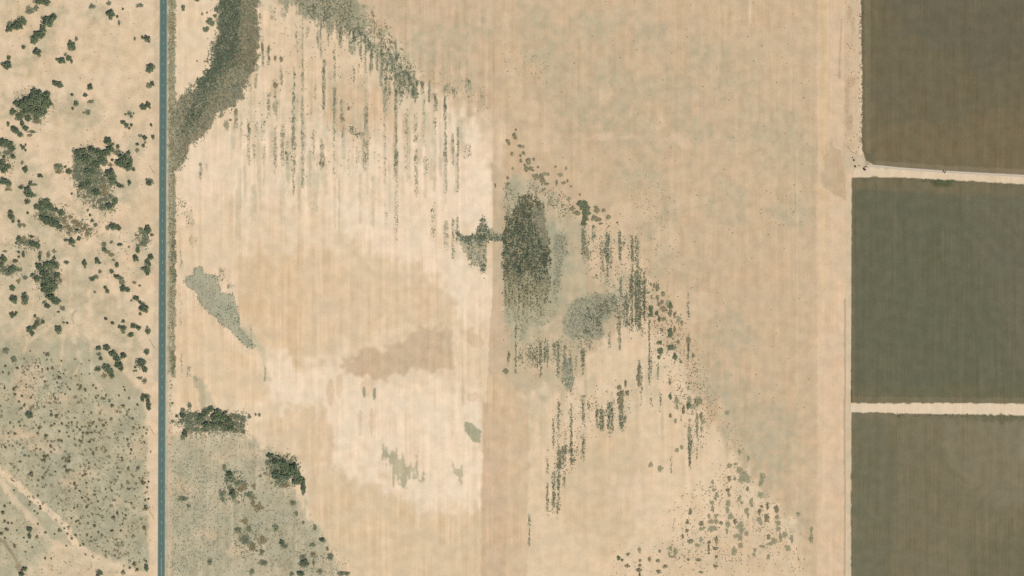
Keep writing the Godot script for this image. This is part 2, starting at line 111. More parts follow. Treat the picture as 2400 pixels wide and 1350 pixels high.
const FIELD_PLANTS := [
	[1189,330,4.8,4.1,"h"], [1193,336,3.3,4.8,"h"], [1205,317,5.6,4.8,"h"], [1208,324,4.8,3.3,"h"], [1218,342,4.8,3.7,"h"], [1225,344,5.6,4.8,"w"], [1227,359,3.7,5.6,"h"], [1220,365,3.0,3.3,"h"],
	[1221,377,4.1,4.4,"h"], [1200,361,4.1,4.8,"h"], [1238,378,6.7,8.1,"h"], [1230,388,3.3,3.7,"h"], [1234,397,5.6,5.9,"h"], [1244,395,5.6,4.8,"h"], [1251,373,3.3,4.4,"h"], [1261,392,3.3,3.0,"h"],
	[1250,399,2.6,2.6,"h"], [1256,415,7.0,6.7,"h"], [1251,411,5.2,3.7,"w"], [1269,414,5.6,6.7,"h"], [1272,425,6.7,6.7,"h"], [1281,431,6.7,3.3,"h"], [1278,408,6.7,4.8,"w"], [1285,408,3.0,4.8,"h"],
	[1305,428,2.6,6.3,"h"], [1321,429,5.6,3.7,"h"], [1330,424,2.6,3.7,"h"], [1338,437,2.6,2.2,"h"], [1313,410,6.7,4.8,"w"], [1327,395,3.3,4.8,"w"], [1190,417,3.3,3.7,"h"], [1191,431,4.8,3.7,"h"],
	[1188,440,5.2,5.6,"w"], [1161,435,2.6,5.2,"h"], [1209,304,2.2,3.0,"h"], [1202,395,3.0,3.7,"w"], [1302,391,3.0,2.6,"h"], [1359,456,2.6,3.3,"h"], [1399,493,6.7,6.7,"h"], [1397,486,4.8,4.1,"h"],
	[1415,493,4.1,4.1,"h"], [1426,509,6.3,5.9,"h"], [1447,522,2.6,2.6,"h"], [1392,511,8.5,6.7,"h"], [1403,515,7.8,4.8,"h"], [1408,524,4.8,2.6,"h"], [1333,467,6.7,4.8,"w"], [1342,489,4.1,7.4,"h"],
	[1353,500,7.4,5.6,"h"], [1288,474,5.9,7.8,"w"], [1359,476,7.4,6.7,"m"], [1370,478,8.5,7.4,"m"], [1366,486,7.4,6.7,"m"], [1375,489,7.8,8.5,"m"], [1371,499,8.5,8.1,"m"], [1379,499,5.2,5.9,"m"],
	[1371,511,7.4,8.5,"m"], [1368,523,6.7,6.7,"m"], [1533,670,2.7,5.4,"h"], [1541,674,4.5,8.1,"h"], [1554,689,5.4,5.9,"h"], [1541,698,4.1,5.9,"h"], [1552,708,4.1,5.0,"h"], [1544,714,3.2,5.9,"h"],
	[1568,710,7.7,9.0,"w"], [1571,716,5.4,8.6,"m"], [1555,725,6.3,6.8,"h"], [1525,725,5.4,8.6,"m"], [1525,738,5.4,5.0,"m"], [1539,735,4.1,5.9,"m"], [1545,748,3.6,6.3,"m"], [1556,747,4.5,4.5,"h"],
	[1571,734,5.4,8.1,"h"], [1581,737,3.6,6.3,"h"], [1551,774,3.6,4.1,"h"], [1571,778,5.4,9.5,"m"], [1571,786,5.4,5.0,"m"], [1581,773,3.2,5.9,"h"], [1547,803,5.4,4.5,"m"], [1541,804,2.7,4.1,"h"],
	[1548,823,6.3,8.1,"m"], [1544,838,3.6,4.5,"m"], [1571,815,7.2,6.8,"m"], [1581,815,4.1,4.5,"h"], [1582,836,4.5,8.6,"m"], [1613,797,5.0,8.1,"h"], [1590,749,5.4,7.2,"w"], [1598,756,3.6,5.4,"h"],
	[1590,802,3.6,4.5,"h"], [1596,848,3.2,3.6,"h"], [1624,834,3.2,5.0,"h"], [1570,896,2.7,5.9,"h"], [1571,930,3.6,6.8,"m"], [1587,941,5.4,9.9,"w"], [1616,937,5.4,7.7,"w"], [1614,950,5.0,7.2,"m"],
	[1635,939,9.0,9.5,"w"], [1624,953,8.1,6.3,"w"], [1185,870,6.8,5.9,"h"], [1193,833,3.6,7.2,"h"], [1220,839,5.9,5.9,"w"], [1452,908,5.4,6.8,"h"], [1455,923,8.1,9.5,"h"], [1455,939,8.1,9.0,"h"],
	[1456,955,6.8,6.8,"h"], [1466,899,3.6,8.1,"h"], [1470,921,4.5,8.1,"h"], [1498,869,3.6,8.1,"h"], [1497,885,5.4,9.9,"h"], [1498,901,4.5,5.9,"h"], [1525,666,2.3,3.6,"h"], [1614,815,1.8,9.0,"h"],
	[1709,1092,6.3,6.3,"w"], [1733,1102,7.7,8.1,"w"], [1744,1113,10.4,9.0,"w"], [1751,1124,7.7,9.5,"w"], [1738,1124,7.7,7.2,"w"], [1709,1122,5.0,6.8,"h"], [1670,1130,4.1,5.0,"w"], [1673,1148,4.5,4.1,"w"],
	[1679,1160,4.1,6.3,"w"], [1677,1169,5.0,5.0,"w"], [1669,1178,5.4,5.0,"w"], [1671,1193,4.1,9.9,"w"], [1678,1210,5.0,6.3,"w"], [1666,1223,5.4,5.9,"w"], [1678,1223,4.5,8.1,"w"], [1671,1239,10.8,9.0,"w"],
	[1662,1209,3.6,5.0,"w"], [1706,1149,4.1,6.3,"h"], [1709,1160,4.1,5.9,"w"], [1707,1181,5.4,8.6,"w"], [1705,1195,4.5,7.7,"w"], [1712,1211,5.9,8.6,"w"], [1706,1230,5.9,7.7,"w"], [1704,1245,3.2,7.7,"w"],
	[1733,1169,4.5,5.9,"w"], [1738,1178,4.1,4.1,"w"], [1761,1176,4.5,9.0,"w"], [1762,1185,3.6,4.1,"w"], [1783,1160,7.2,6.8,"w"], [1752,1146,3.6,5.9,"h"], [1735,1232,8.1,9.5,"w"], [1738,1244,7.2,8.1,"w"],
	[1731,1257,10.8,5.9,"w"], [1735,1263,6.3,5.0,"w"], [1749,1251,5.4,5.9,"w"], [1750,1196,5.9,7.7,"w"], [1753,1208,3.2,7.7,"w"], [1723,1223,4.1,6.8,"h"], [1690,1226,4.5,4.1,"h"], [1644,1228,5.4,5.9,"h"],
	[1643,1240,5.0,5.0,"w"], [1650,1237,4.1,4.1,"w"], [1643,1265,4.5,7.2,"w"], [1636,1278,5.9,4.1,"w"], [1618,1200,4.5,7.2,"h"], [1611,1224,4.1,5.4,"h"], [1610,1244,5.0,4.1,"h"], [1600,1257,3.2,5.9,"h"],
	[1679,1266,3.6,8.1,"h"], [1662,1271,4.1,4.5,"h"], [1618,1269,7.7,5.9,"h"], [1797,1215,5.9,9.9,"h"], [1780,1218,6.8,6.8,"w"], [1783,1226,5.9,5.0,"w"], [1801,1258,4.5,6.3,"h"], [1814,1268,9.0,7.2,"w"],
	[1805,1275,9.0,5.0,"w"], [1787,1281,8.6,4.1,"w"], [1824,1226,5.9,7.2,"w"], [1821,1212,5.4,5.9,"w"], [1824,1240,5.9,5.9,"w"], [1829,1259,4.1,11.7,"w"], [1839,1253,6.8,7.7,"w"], [1846,1285,6.3,9.0,"w"],
	[1856,1264,4.5,9.9,"w"], [1735,1278,5.9,6.8,"w"], [1769,1289,4.1,5.4,"w"], [1767,1300,3.6,5.0,"w"], [1801,1305,4.1,6.3,"w"], [1721,1293,5.9,9.9,"w"], [1676,1286,5.4,4.5,"h"], [1661,1286,2.7,9.0,"h"],
	[1661,1297,2.7,2.7,"h"], [1679,1305,4.1,3.6,"h"], [1637,1312,6.3,3.6,"h"], [1613,1312,3.2,3.2,"h"], [1583,1293,5.0,9.9,"w"], [1572,1286,5.4,5.4,"w"], [1569,1300,3.6,7.7,"w"], [1578,1305,9.0,2.7,"w"],
	[1546,1292,3.2,4.5,"h"], [1542,1314,5.0,4.5,"h"], [1522,1311,3.6,5.9,"h"], [1499,1290,3.6,7.7,"w"], [1450,1308,4.1,5.9,"m"], [1458,1312,3.2,3.2,"m"], [1472,1299,4.5,4.1,"h"], [1470,1326,5.9,4.1,"h"],
	[1500,1314,3.6,3.6,"h"], [1500,1325,3.6,3.6,"h"], [1498,1336,7.2,4.5,"h"], [1499,1347,2.3,5.9,"m"], [1676,1327,5.0,4.1,"h"], [1643,1341,5.0,3.2,"h"], [1559,1327,5.0,5.0,"h"], [1544,1340,5.4,5.0,"h"],
	[1902,1241,4.1,9.0,"w"], [1901,1262,5.4,10.8,"w"], [1787,1118,7.2,9.9,"w"], [1783,1133,5.0,7.2,"w"], [1871,1205,6.3,5.4,"w"], [1547,1098,5.4,7.7,"w"], [1754,1075,3.2,6.8,"w"], [1733,1059,4.5,5.4,"w"],
	[1722,1122,4.1,4.1,"w"], [1724,1088,4.1,3.6,"w"], [1780,1199,4.5,6.8,"h"], [1785,1187,4.1,3.6,"h"], [1799,1187,2.7,9.0,"h"], [1820,1194,5.0,9.0,"h"], [1585,938,4.1,9.9,"w"], [1587,952,3.6,9.9,"w"],
	[1616,950,6.8,8.1,"w"], [1623,954,6.3,5.9,"w"], [1615,936,5.4,5.4,"w"], [1634,943,6.8,8.1,"h"], [1641,941,5.4,5.9,"h"], [1583,986,4.5,5.9,"w"], [1571,974,3.6,5.0,"h"], [1634,977,3.2,9.9,"w"],
	[1643,974,3.6,9.0,"h"], [1647,988,5.9,5.9,"w"], [1634,995,3.2,9.0,"w"], [1633,1010,3.6,6.3,"w"], [1644,1006,3.6,7.2,"w"], [1616,1008,4.5,8.1,"w"], [1602,961,3.2,9.9,"h"], [1587,1055,5.4,5.9,"w"],
	[1598,1049,5.0,5.4,"w"], [1548,1098,6.3,6.8,"w"], [1525,1089,5.9,6.8,"w"], [1613,910,3.2,6.3,"w"], [1704,968,5.4,6.8,"w"], [553,263,4.8,6.7,"h"], [540,281,3.0,3.3,"h"], [530,293,7.0,6.3,"w"],
	[804,279,3.0,5.2,"h"], [817,254,3.0,4.8,"h"], [751,383,3.3,4.4,"h"], [758,385,3.0,4.1,"h"], [470,385,3.7,4.8,"w"], [470,409,3.3,4.1,"w"], [670,359,2.6,4.8,"h"], [491,50,8.3,7.4,"m"],
	[483,69,7.4,6.3,"m"], [504,37,4.8,4.4,"m"], [496,54,7.4,6.3,"m"], [474,33,3.0,4.1,"h"], [485,30,2.6,3.0,"h"], [429,18,5.2,6.7,"m"], [462,1,5.6,3.0,"m"], [462,143,1.9,2.2,"h"],
	[480,144,2.2,2.6,"h"], [645,199,4.8,7.4,"h"], [645,137,3.3,7.0,"h"], [659,139,4.1,7.0,"h"], [630,115,2.2,8.1,"h"], [631,137,2.6,6.7,"h"], [615,110,2.6,10.0,"h"],
]
var rng := RandomNumberGenerator.new()
var soil: Image
var counts := {}
var warp_noise := FastNoiseLite.new()
var warp_noise2 := FastNoiseLite.new()
var dune_noise := FastNoiseLite.new()
var clump_noise := FastNoiseLite.new()
var soil_mat: StandardMaterial3D
var crown_sets := {}
var labels := {}

func at(x: float, y: float, h := 0.0) -> Vector3:
	return Vector3((x - MID.x) * HALF, h, (y - MID.y) * HALF)

func dune(p: Vector3) -> float:
	var u := p.x / HALF + MID.x
	if u > 372.0:
		return 0.0
	var edge := clampf((372.0 - u) / 50.0, 0.0, 1.0)
	return dune_noise.get_noise_2d(p.x, p.z) * 0.9 * edge

func numbered(called: String) -> String:
	var n: int = counts.get(called, 0)
	counts[called] = n + 1
	return called if n == 0 else "%s_%03d" % [called, n]

func tag(o: Node, label := "", category := "", group := "", kind := "") -> void:
	if label: o.set_meta("label", label)
	if category: o.set_meta("category", category)
	if group: o.set_meta("group", group)
	if kind: o.set_meta("kind", kind)

func put(called: String, mesh: Mesh, m: Material, parent: Node = self) -> MeshInstance3D:
	var o := MeshInstance3D.new()
	o.name = numbered(called) if parent == self else called
	o.mesh = mesh
	o.material_override = m
	parent.add_child(o, true)
	return o

func base(called: String, where: Vector3) -> Node3D:
	var o := Node3D.new()
	o.name = numbered(called)
	add_child(o)
	o.position = where
	return o

func matte(c: Color, rough := 0.95) -> StandardMaterial3D:      # c is a linear reflectance
	var m := StandardMaterial3D.new()
	m.albedo_color = c.linear_to_srgb()
	m.roughness = rough
	m.metallic_specular = 0.15
	return m

# ------------------------------------------------------------------ soil painting
func warped(x: float, y: float, wx: float, wy: float) -> Vector2:
	if wy >= 20.0:                     # worked ground: edges drawn out along the tillage rows
		return Vector2(x + warp_noise.get_noise_2d(x, y) * wx, y + (warp_noise2.get_noise_2d(x * 2.6, y * 0.22) * 1.5 + warp_noise2.get_noise_2d(x * 0.5, y * 0.5)) * wy)
	return Vector2(x + warp_noise.get_noise_2d(x, y) * wx, y + warp_noise2.get_noise_2d(x, y) * wy)

func lay(points: Array, c: Color, alpha: float, feather: float, wx := 6.0, wy := 6.0, mottle := 0.0) -> void:
	# a patch of soil of another colour, with a ragged outline
	var poly := PackedVector2Array()
	var r := Rect2(points[0], Vector2.ZERO)
	for p in points:
		poly.append(p)
		r = r.expand(p)
	r = r.grow(feather + maxf(wx, wy))
	r = r.intersection(Rect2(-MARGIN, -27, 2496, 1404))
	if r.size.x <= 0.0 or r.size.y <= 0.0:
		return
	var st := clampf(feather * 0.5, 1.3, 6.0)
	var w := maxi(2, int(ceil(r.size.x / st)))
	var h := maxi(2, int(ceil(r.size.y / st)))
	var im := Image.create_empty(w, h, false, Image.FORMAT_RGBA8)
	for j in h:
		for i in w:
			var hit := 0.0
			var bx := r.position.x + (i + 0.5) * st
			var by := r.position.y + (j + 0.5) * st
			for k in 4:
				var q := warped(bx + (float(k % 2) - 0.5) * st, by + (float(k >> 1) - 0.5) * st, wx, wy)
				if Geometry2D.is_point_in_polygon(q, poly):
					hit += 0.25
			if mottle > 0.0 and hit > 0.0:
				hit *= clampf(1.0 - mottle + mottle * (clump_noise.get_noise_2d(bx, by) * 2.0 + 0.5), 0.0, 1.0)
			im.set_pixel(i, j, Color(c.r, c.g, c.b, alpha * hit))
	im.resize(maxi(1, int(round(w * st * PER))), maxi(1, int(round(h * st * PER))), Image.INTERPOLATE_CUBIC)
	soil.blend_rect(im, Rect2i(Vector2i.ZERO, im.get_size()), Vector2i(int(round((r.position.x + MARGIN) * PER)), int(round((r.position.y + 27.0) * PER))))

func oval(x: float, y: float, rx: float, ry: float) -> Array:
	var out := []
	for k in 18:
		var a := TAU * k / 18.0
		out.append(Vector2(x + cos(a) * rx, y + sin(a) * ry))
	return out

func strip(pts: Array, width: float) -> Array:
	var left := []
	var right := []
	for i in pts.size():
		var a: Vector2 = pts[maxi(0, i - 1)]
		var b: Vector2 = pts[mini(pts.size() - 1, i + 1)]
		var n := (b - a).normalized().orthogonal() * width * 0.5
		left.append(pts[i] + n)
		right.push_front(pts[i] - n)
	return left + right

func box(x0: float, y0: float, x1: float, y1: float) -> Array:
	return [Vector2(x0, y0), Vector2(x1, y0), Vector2(x1, y1), Vector2(x0, y1)]

func pts(flat: Array) -> Array:
	var out := []
	for i in range(0, flat.size(), 2):
		out.append(Vector2(flat[i], flat[i + 1]))
	return out

func seen(r: float, g: float, b: float) -> Color:
	return Color(r / 255.0, g / 255.0, b / 255.0)

func paint_soil() -> void:
	soil = Image.create_empty(TEX.x, TEX.y, false, Image.FORMAT_RGBA8)
	soil.fill(seen(226, 202, 167))
	var sand := seen(223, 198, 162)
	var scrub := seen(186, 175, 142)
	var tan_a := seen(220, 193, 155)
	var pale := seen(240, 216, 184)
	var field_b := seen(206, 180, 144)
	var green_b := seen(187, 174, 141)
	# --- desert west of the road
	lay(box(-60, -40, 381, 1400), sand, 1.0, 3.0, 0, 0)
	for q in [[60, 40, 90, 50], [110, 150, 80, 40], [250, 110, 90, 60], [330, 240, 40, 60], [190, 300, 70, 70], [330, 500, 50, 60], [310, 640, 50, 40]]:
		lay(oval(q[0], q[1], q[2], q[3]), seen(216, 190, 153), 0.6, 14.0, 20, 20)
	for q in [[30, 470, 60, 30], [60, 520, 50, 26], [35, 250, 40, 30], [180, 270, 40, 30], [210, 260, 30, 20], [250, 590, 30, 50], [190, 640, 40, 60], [60, 740, 90, 70], [130, 700, 50, 60], [260, 740, 50, 50], [30, 640, 60, 40], [110, 590, 60, 30], [100, 100, 30, 30], [230, 30, 30, 24], [30, 30, 30, 20], [300, 265, 20, 16], [80, 420, 50, 30], [150, 250, 40, 30], [20, 360, 50, 26], [215, 470, 60, 34], [300, 440, 30, 40], [120, 530, 60, 30], [40, 600, 60, 40], [330, 600, 24, 60], [200, 700, 60, 40], [290, 830, 50, 50], [60, 150, 40, 24], [130, 40, 30, 20], [320, 340, 24, 40], [150, 800, 90, 30]]:
		lay(oval(q[0], q[1], q[2], q[3]), seen(192, 178, 144), 0.75, 10.0, 26, 26, 0.35)
	lay(pts([-50, 790, 60, 790, 110, 800, 170, 785, 240, 830, 300, 880, 336, 930, 347, 985, 348, 1140, 350, 1400, -50, 1400]), scrub, 0.95, 14.0, 18, 18)
	for q in [[30, 850, 60, 40], [150, 890, 50, 30], [110, 1070, 60, 40], [220, 1050, 40, 50], [190, 960, 50, 20], [60, 1180, 40, 30], [240, 1200, 60, 40], [300, 1120, 40, 50], [170, 1160, 50, 30], [280, 1000, 40, 30], [20, 960, 30, 30], [230, 1280, 70, 30], [120, 1120, 40, 30], [320, 1250, 30, 40]]:
		lay(oval(q[0], q[1], q[2], q[3]), seen(168, 162, 133), 0.7, 10.0, 22, 22, 0.35)
	for q in [[70, 880, 40, 30], [60, 930, 24, 30], [145, 935, 22, 14], [40, 1020, 50, 12], [110, 1050, 40, 10], [250, 960, 30, 12], [160, 1130, 20, 12], [320, 1060, 20, 24], [280, 1180, 24, 12], [200, 1110, 30, 10], [80, 1045, 20, 8]]:
		lay(oval(q[0], q[1], q[2], q[3]), seen(206, 184, 150), 0.7, 8.0, 14, 14)
	# sandy tracks
	lay(strip(pts([-50, 1060, 0, 1100, 45, 1140, 90, 1178, 130, 1212, 155, 1235, 165, 1258, 190, 1285, 230, 1310, 290, 1335, 350, 1350]), 15), seen(228, 203, 167), 0.95, 3.0, 5, 5)
	lay(strip(pts([-50, 1090, 0, 1125, 35, 1175, 80, 1225, 110, 1260, 140, 1280, 200, 1300, 260, 1320]), 17), seen(218, 195, 160), 0.85, 6.0, 8, 8)
	lay(strip(pts([-20, 1255, 10, 1272, 30, 1300, 45, 1330, 60, 1390]), 10), seen(150, 134, 106), 0.7, 4.0, 5, 5)
	lay(pts([60, 1340, 130, 1270, 260, 1310, 350, 1345, 350, 1400, 60, 1400]), seen(220, 196, 160), 0.75, 12.0, 14, 14)
	lay(pts([350, 900, 375, 870, 376, 1400, 350, 1400, 348, 1140, 347, 1000, 340, 940]), seen(224, 197, 161), 0.95, 5.0, 4, 6)
	lay(box(360, -40, 378, 900), seen(207, 186, 153), 0.75, 5.0, 5, 8)
	for l in [[[78, 600, 80, 690, 66, 760, 58, 830], 7], [[160, 600, 165, 690, 150, 780, 140, 870], 8], [[205, 620, 232, 560, 210, 690, 212, 780, 215, 880, 250, 930], 7], [[120, 760, 70, 800], 6], [[170, 780, 190, 850, 175, 880], 6], [[110, 950, 118, 915], 5], [[60, 540, 90, 570, 120, 600], 6], [[0, 480, 60, 520, 100, 570], 6], [[190, 300, 150, 340, 90, 400, 40, 430], 9]]:
		lay(strip(pts(l[0]), l[1]), seen(219, 196, 160), 0.6, 4.0, 5, 5)
	for a in [[2.2, 4.6], [0.9, 1.7]]:                                   # the scraped ring
		var ring := []
		for k in 9:
			var t: float = lerpf(a[0], a[1], k / 8.0)
			ring.append(Vector2(184 + cos(t) * 15, 745 + sin(t) * 17))
		lay(strip(ring, 1.8), seen(172, 142, 106), 0.65, 1.3, 1, 1)
	# --- western fallow field
	lay(box(386, -40, 1160, 1400), seen(229, 204, 168), 1.0, 3.0, 0, 0)
	lay(pts([600, -40, 1200, -40, 1170, 330, 1110, 270, 1000, 200, 940, 110, 860, 70, 700, 20]), seen(207, 181, 146), 0.95, 22.0, 24, 36)
	lay(pts([605, 30, 700, 60, 800, 90, 900, 170, 950, 250, 900, 300, 800, 310, 700, 250, 620, 200]), seen(223, 196, 160), 0.7, 14.0, 12, 40)
	lay(pts([780, 180, 920, 200, 930, 330, 830, 330, 760, 270]), seen(214, 186, 149), 0.7, 14.0, 14, 30)
	lay(pts([430, 330, 620, 300, 1150, 330, 1158, 560, 1000, 540, 700, 480, 440, 470]), pale, 0.55, 16.0, 20, 40)
	lay(pts([1040, 260, 1150, 300, 1158, 520, 1030, 520, 960, 400]), pale, 0.8, 12.0, 10, 40)
	lay(pts([820, 470, 960, 520, 1150, 640, 1155, 780, 1090, 760, 1060, 690, 980, 640, 840, 560, 760, 500]), pale, 0.75, 16.0, 14, 30)
	lay(pts([555, 595, 640, 580, 820, 590, 1000, 640, 1060, 700, 1080, 770, 900, 780, 700, 850, 600, 810, 557, 760]), tan_a, 0.75, 12.0, 10, 40)
	lay(pts([555, 600, 700, 600, 730, 700, 720, 840, 620, 830, 560, 760]), seen(223, 193, 152), 0.6, 12.0, 8, 40)
	lay(pts([412, 520, 550, 560, 552, 640, 412, 640]), seen(227, 199, 162), 0.6, 10.0, 8, 20)
	lay(pts([414, 690, 470, 730, 590, 830, 640, 945, 560, 945, 470, 950, 414, 940]), seen(223, 195, 156), 0.75, 8.0, 8, 30)
	lay(pts([620, 830, 720, 860, 890, 890, 1130, 900, 1130, 1180, 1010, 1195, 940, 1155, 760, 1070, 720, 1030, 640, 930]), pale, 0.85, 12.0, 12, 40)
	lay(pts([660, 950, 760, 950, 790, 1040, 770, 1080, 720, 1110, 650, 1060, 600, 1010]), seen(221, 195, 157), 0.8, 10.0, 8, 30)
	lay(pts([720, 1120, 800, 1110, 880, 1130, 960, 1190, 1000, 1215, 1130, 1195, 1122, 1400, 830, 1400, 780, 1290, 720, 1200]), seen(219, 193, 155), 0.85, 10.0, 10, 24)
	lay(pts([795, 862, 805, 842, 838, 838, 850, 820, 900, 818, 925, 802, 956, 800, 960, 776, 990, 768, 1058, 772, 1063, 862, 1010, 872, 960, 868, 912, 880, 898, 898, 880, 885, 815, 876]), seen(205, 179, 145), 0.92, 9.0, 10, 19)
	lay(pts([1076, 772, 1108, 772, 1136, 800, 1132, 822, 1090, 800]), seen(213, 188, 154), 0.8, 5.0, 6, 10)
	for q in [[795, 905, 8, 30], [775, 920, 9, 34], [1120, 865, 9, 26], [860, 905, 14, 20], [1085, 925, 5, 30], [1108, 930, 12, 12], [760, 990, 8, 40], [845, 990, 5, 30], [870, 990, 6, 30], [770, 1060, 8, 40]]:
		lay(oval(q[0], q[1], q[2], q[3]), seen(219, 192, 157), 0.7, 4.0, 3, 10)
	# grey-green crusted ground of the lower left corner and the small basins
	lay(pts([392, 1015, 430, 1008, 580, 1020, 640, 1060, 690, 1150, 730, 1215, 780, 1290, 830, 1400, 388, 1400]), seen(188, 177, 145), 0.9, 8.0, 14, 24)
	for q in [[460, 1100, 50, 50], [430, 1200, 50, 60], [620, 1200, 80, 50], [560, 1240, 70, 50], [690, 1290, 70, 50], [470, 1310, 80, 40], [610, 1080, 40, 40]]:
		lay(oval(q[0], q[1], q[2], q[3]), seen(174, 167, 137), 0.75, 10.0, 16, 30, 0.4)
	for q in [[440, 1140, 30, 24], [560, 1290, 30, 16], [520, 1070, 26, 10], [590, 1060, 30, 14], [600, 1290, 22, 16], [480, 1250, 30, 12]]:
		lay(oval(q[0], q[1], q[2], q[3]), seen(208, 187, 152), 0.7, 8.0, 10, 18)
	lay(pts([429, 660, 436, 648, 452, 646, 456, 628, 463, 625, 472, 625, 476, 641, 492, 644, 510, 648, 514, 668, 516, 684, 530, 688, 547, 690, 550, 706, 540, 706, 556, 716, 558, 740, 560, 762, 574, 782, 588, 800, 602, 812, 588, 818, 572, 806, 552, 788, 538, 770, 516, 758, 498, 738, 476, 722, 463, 704, 461, 690, 452, 678, 436, 672]), seen(172, 167, 139), 0.97, 2.0, 5, 5)
	lay(pts([560, 765, 590, 780, 610, 805, 620, 830, 600, 820]), seen(196, 185, 152), 0.7, 5.0, 5, 8)
	lay(pts([450, 885, 466, 882, 484, 906, 500, 940, 508, 960, 470, 955, 465, 920]), seen(192, 181, 147), 0.85, 4.0, 5, 8)
	lay(pts([610, 828, 622, 830, 626, 880, 640, 890, 632, 900, 622, 880]), seen(212, 195, 162), 0.8, 4.0, 4, 8)
	lay(pts([1089, 986, 1104, 993, 1120, 1002, 1129, 1020, 1125, 1041, 1106, 1030, 1092, 1010]), seen(172, 166, 134), 0.95, 4.0, 5, 8)
	lay(pts([895, 1042, 906, 1040, 910, 1058, 918, 1064, 922, 1050, 930, 1074, 945, 1066, 952, 1082, 955, 1094, 964, 1088, 978, 1104, 994, 1112, 995, 1132, 976, 1112, 955, 1112, 952, 1142, 938, 1124, 922, 1124, 918, 1090, 906, 1086, 896, 1080]), seen(180, 172, 140), 0.88, 4.0, 5, 24)
	lay(pts([1060, 1078, 1068, 1096, 1078, 1106, 1084, 1092, 1086, 1110, 1082, 1135, 1074, 1118, 1064, 1108]), seen(190, 175, 143), 0.8, 3.0, 4, 10)
	for q in [[853, 918, 4, 13], [877, 922, 4, 16]]:
		lay(oval(q[0], q[1], q[2], q[3]), seen(160, 156, 127), 0.9, 2.0, 2, 4)
	# --- eastern fallow field
	lay(box(1156, -40, 1930, 1400), field_b, 1.0, 3.0, 0, 0)
	for q in [[1400, 60, 70, 30], [1250, 60, 40, 60], [1420, 150, 60, 40], [1520, 80, 40, 40], [1570, 210, 60, 60], [1430, 290, 110, 50], [1720, 190, 70, 40], [1660, 130, 60, 40], [1800, 310, 100, 60], [1880, 380, 60, 40], [1490, 410, 70, 40], [1620, 310, 60, 40], [1700, 470, 60, 40], [1860, 500, 70, 40], [1540, 520, 50, 60], [1560, 620, 40, 30], [1650, 640, 40, 30], [1720, 780, 70, 40], [1650, 860, 20, 80], [1780, 1000, 100, 70], [1760, 1100, 80, 80], [1840, 1060, 40, 60], [1730, 930, 50, 50], [1300, 130, 60, 50], [1330, 230, 70, 50], [1450, 210, 60, 40], [1860, 1230, 40, 60], [1700, 900, 40, 40], [1000, 130, 70, 50], [1100, 60, 60, 40], [1080, 160, 60, 30], [950, 40, 40, 30]]:
		lay(oval(q[0], q[1], q[2], q[3]), green_b, 0.62, 10.0, 46, 46, 0.5)
	for q in [[1420, 215, 16, 34], [1545, 290, 22, 14], [1590, 325, 34, 12], [1430, 322, 60, 8], [1480, 262, 14, 8], [1610, 340, 20, 10], [1260, 330, 50, 30], [1240, 260, 30, 24], [1210, 200, 14, 90], [1190, 60, 9, 120], [1480, 500, 60, 30], [1620, 470, 40, 16], [1620, 720, 60, 40], [1560, 560, 30, 40]]:
		lay(oval(q[0], q[1], q[2], q[3]), seen(216, 190, 154), 0.6, 6.0, 12, 12)
	lay(strip(pts([1757, -30, 1758, 20, 1759, 56]), 6), seen(222, 196, 160), 0.8, 2.0, 1, 2)
	lay(strip(pts([1868, 350, 1869, 700, 1869, 1000, 1868, 1180]), 4), seen(216, 191, 153), 0.55, 2.0, 1, 2)
	lay(pts([1125, 265, 1190, 285, 1180, 400, 1140, 400]), seen(222, 196, 161), 0.75, 14.0, 16, 20)
	lay(pts([1182, 440, 1215, 405, 1260, 425, 1300, 450, 1345, 490, 1370, 540, 1385, 600, 1380, 690, 1330, 690, 1310, 740, 1270, 775, 1200, 770, 1180, 745]), seen(192, 178, 145), 0.75, 10.0, 16, 19)
	lay(pts([1360, 480, 1400, 500, 1480, 560, 1520, 640, 1540, 690, 1500, 760, 1450, 720, 1380, 620]), seen(217, 191, 154), 0.75, 10.0, 12, 20)
	lay(pts([1240, 770, 1320, 740, 1330, 800, 1240, 810]), seen(218, 192, 157), 0.8, 8.0, 8, 16)
	lay(pts([1190, 810, 1320, 810, 1340, 920, 1280, 950, 1180, 900]), seen(200, 182, 147), 0.75, 12.0, 12, 24)
	lay(pts([1180, 930, 1330, 920, 1410, 800, 1500, 740, 1540, 780, 1600, 860, 1640, 960, 1690, 1020, 1750, 1110, 1870, 1240, 1900, 1400, 1225, 1400, 1240, 1000]), seen(227, 201, 164), 0.9, 14.0, 16, 30)
	lay(pts([1360, 1010, 1500, 1000, 1520, 1200, 1440, 1290, 1330, 1240, 1310, 1130]), seen(213, 188, 151), 0.75, 16.0, 16, 40)
	lay(pts([1560, 1270, 1760, 1220, 1900, 1290, 1900, 1400, 1540, 1400]), seen(214, 189, 152), 0.7, 16.0, 16, 30)
	lay(pts([1420, 1120, 1660, 1100, 1720, 1230, 1600, 1260, 1480, 1240]), seen(229, 203, 167), 0.6, 14.0, 16, 30)
	lay(pts([1178, 690, 1312, 690, 1306, 740, 1286, 745, 1270, 765, 1240, 745, 1226, 806, 1214, 780, 1205, 760, 1180, 742]), seen(172, 164, 131), 0.85, 4.0, 6, 18)
	lay(pts([1178, 640, 1292, 640, 1288, 712, 1240, 724, 1200, 712, 1178, 700]), seen(158, 150, 118), 0.95, 3.0, 6, 30)
	lay(pts([1178, 545, 1186, 505, 1212, 488, 1216, 462, 1250, 468, 1274, 482, 1280, 540, 1290, 570, 1292, 640, 1284, 665, 1240, 650, 1200, 672, 1178, 655]), seen(140, 134, 105), 0.9, 3.0, 8, 20)
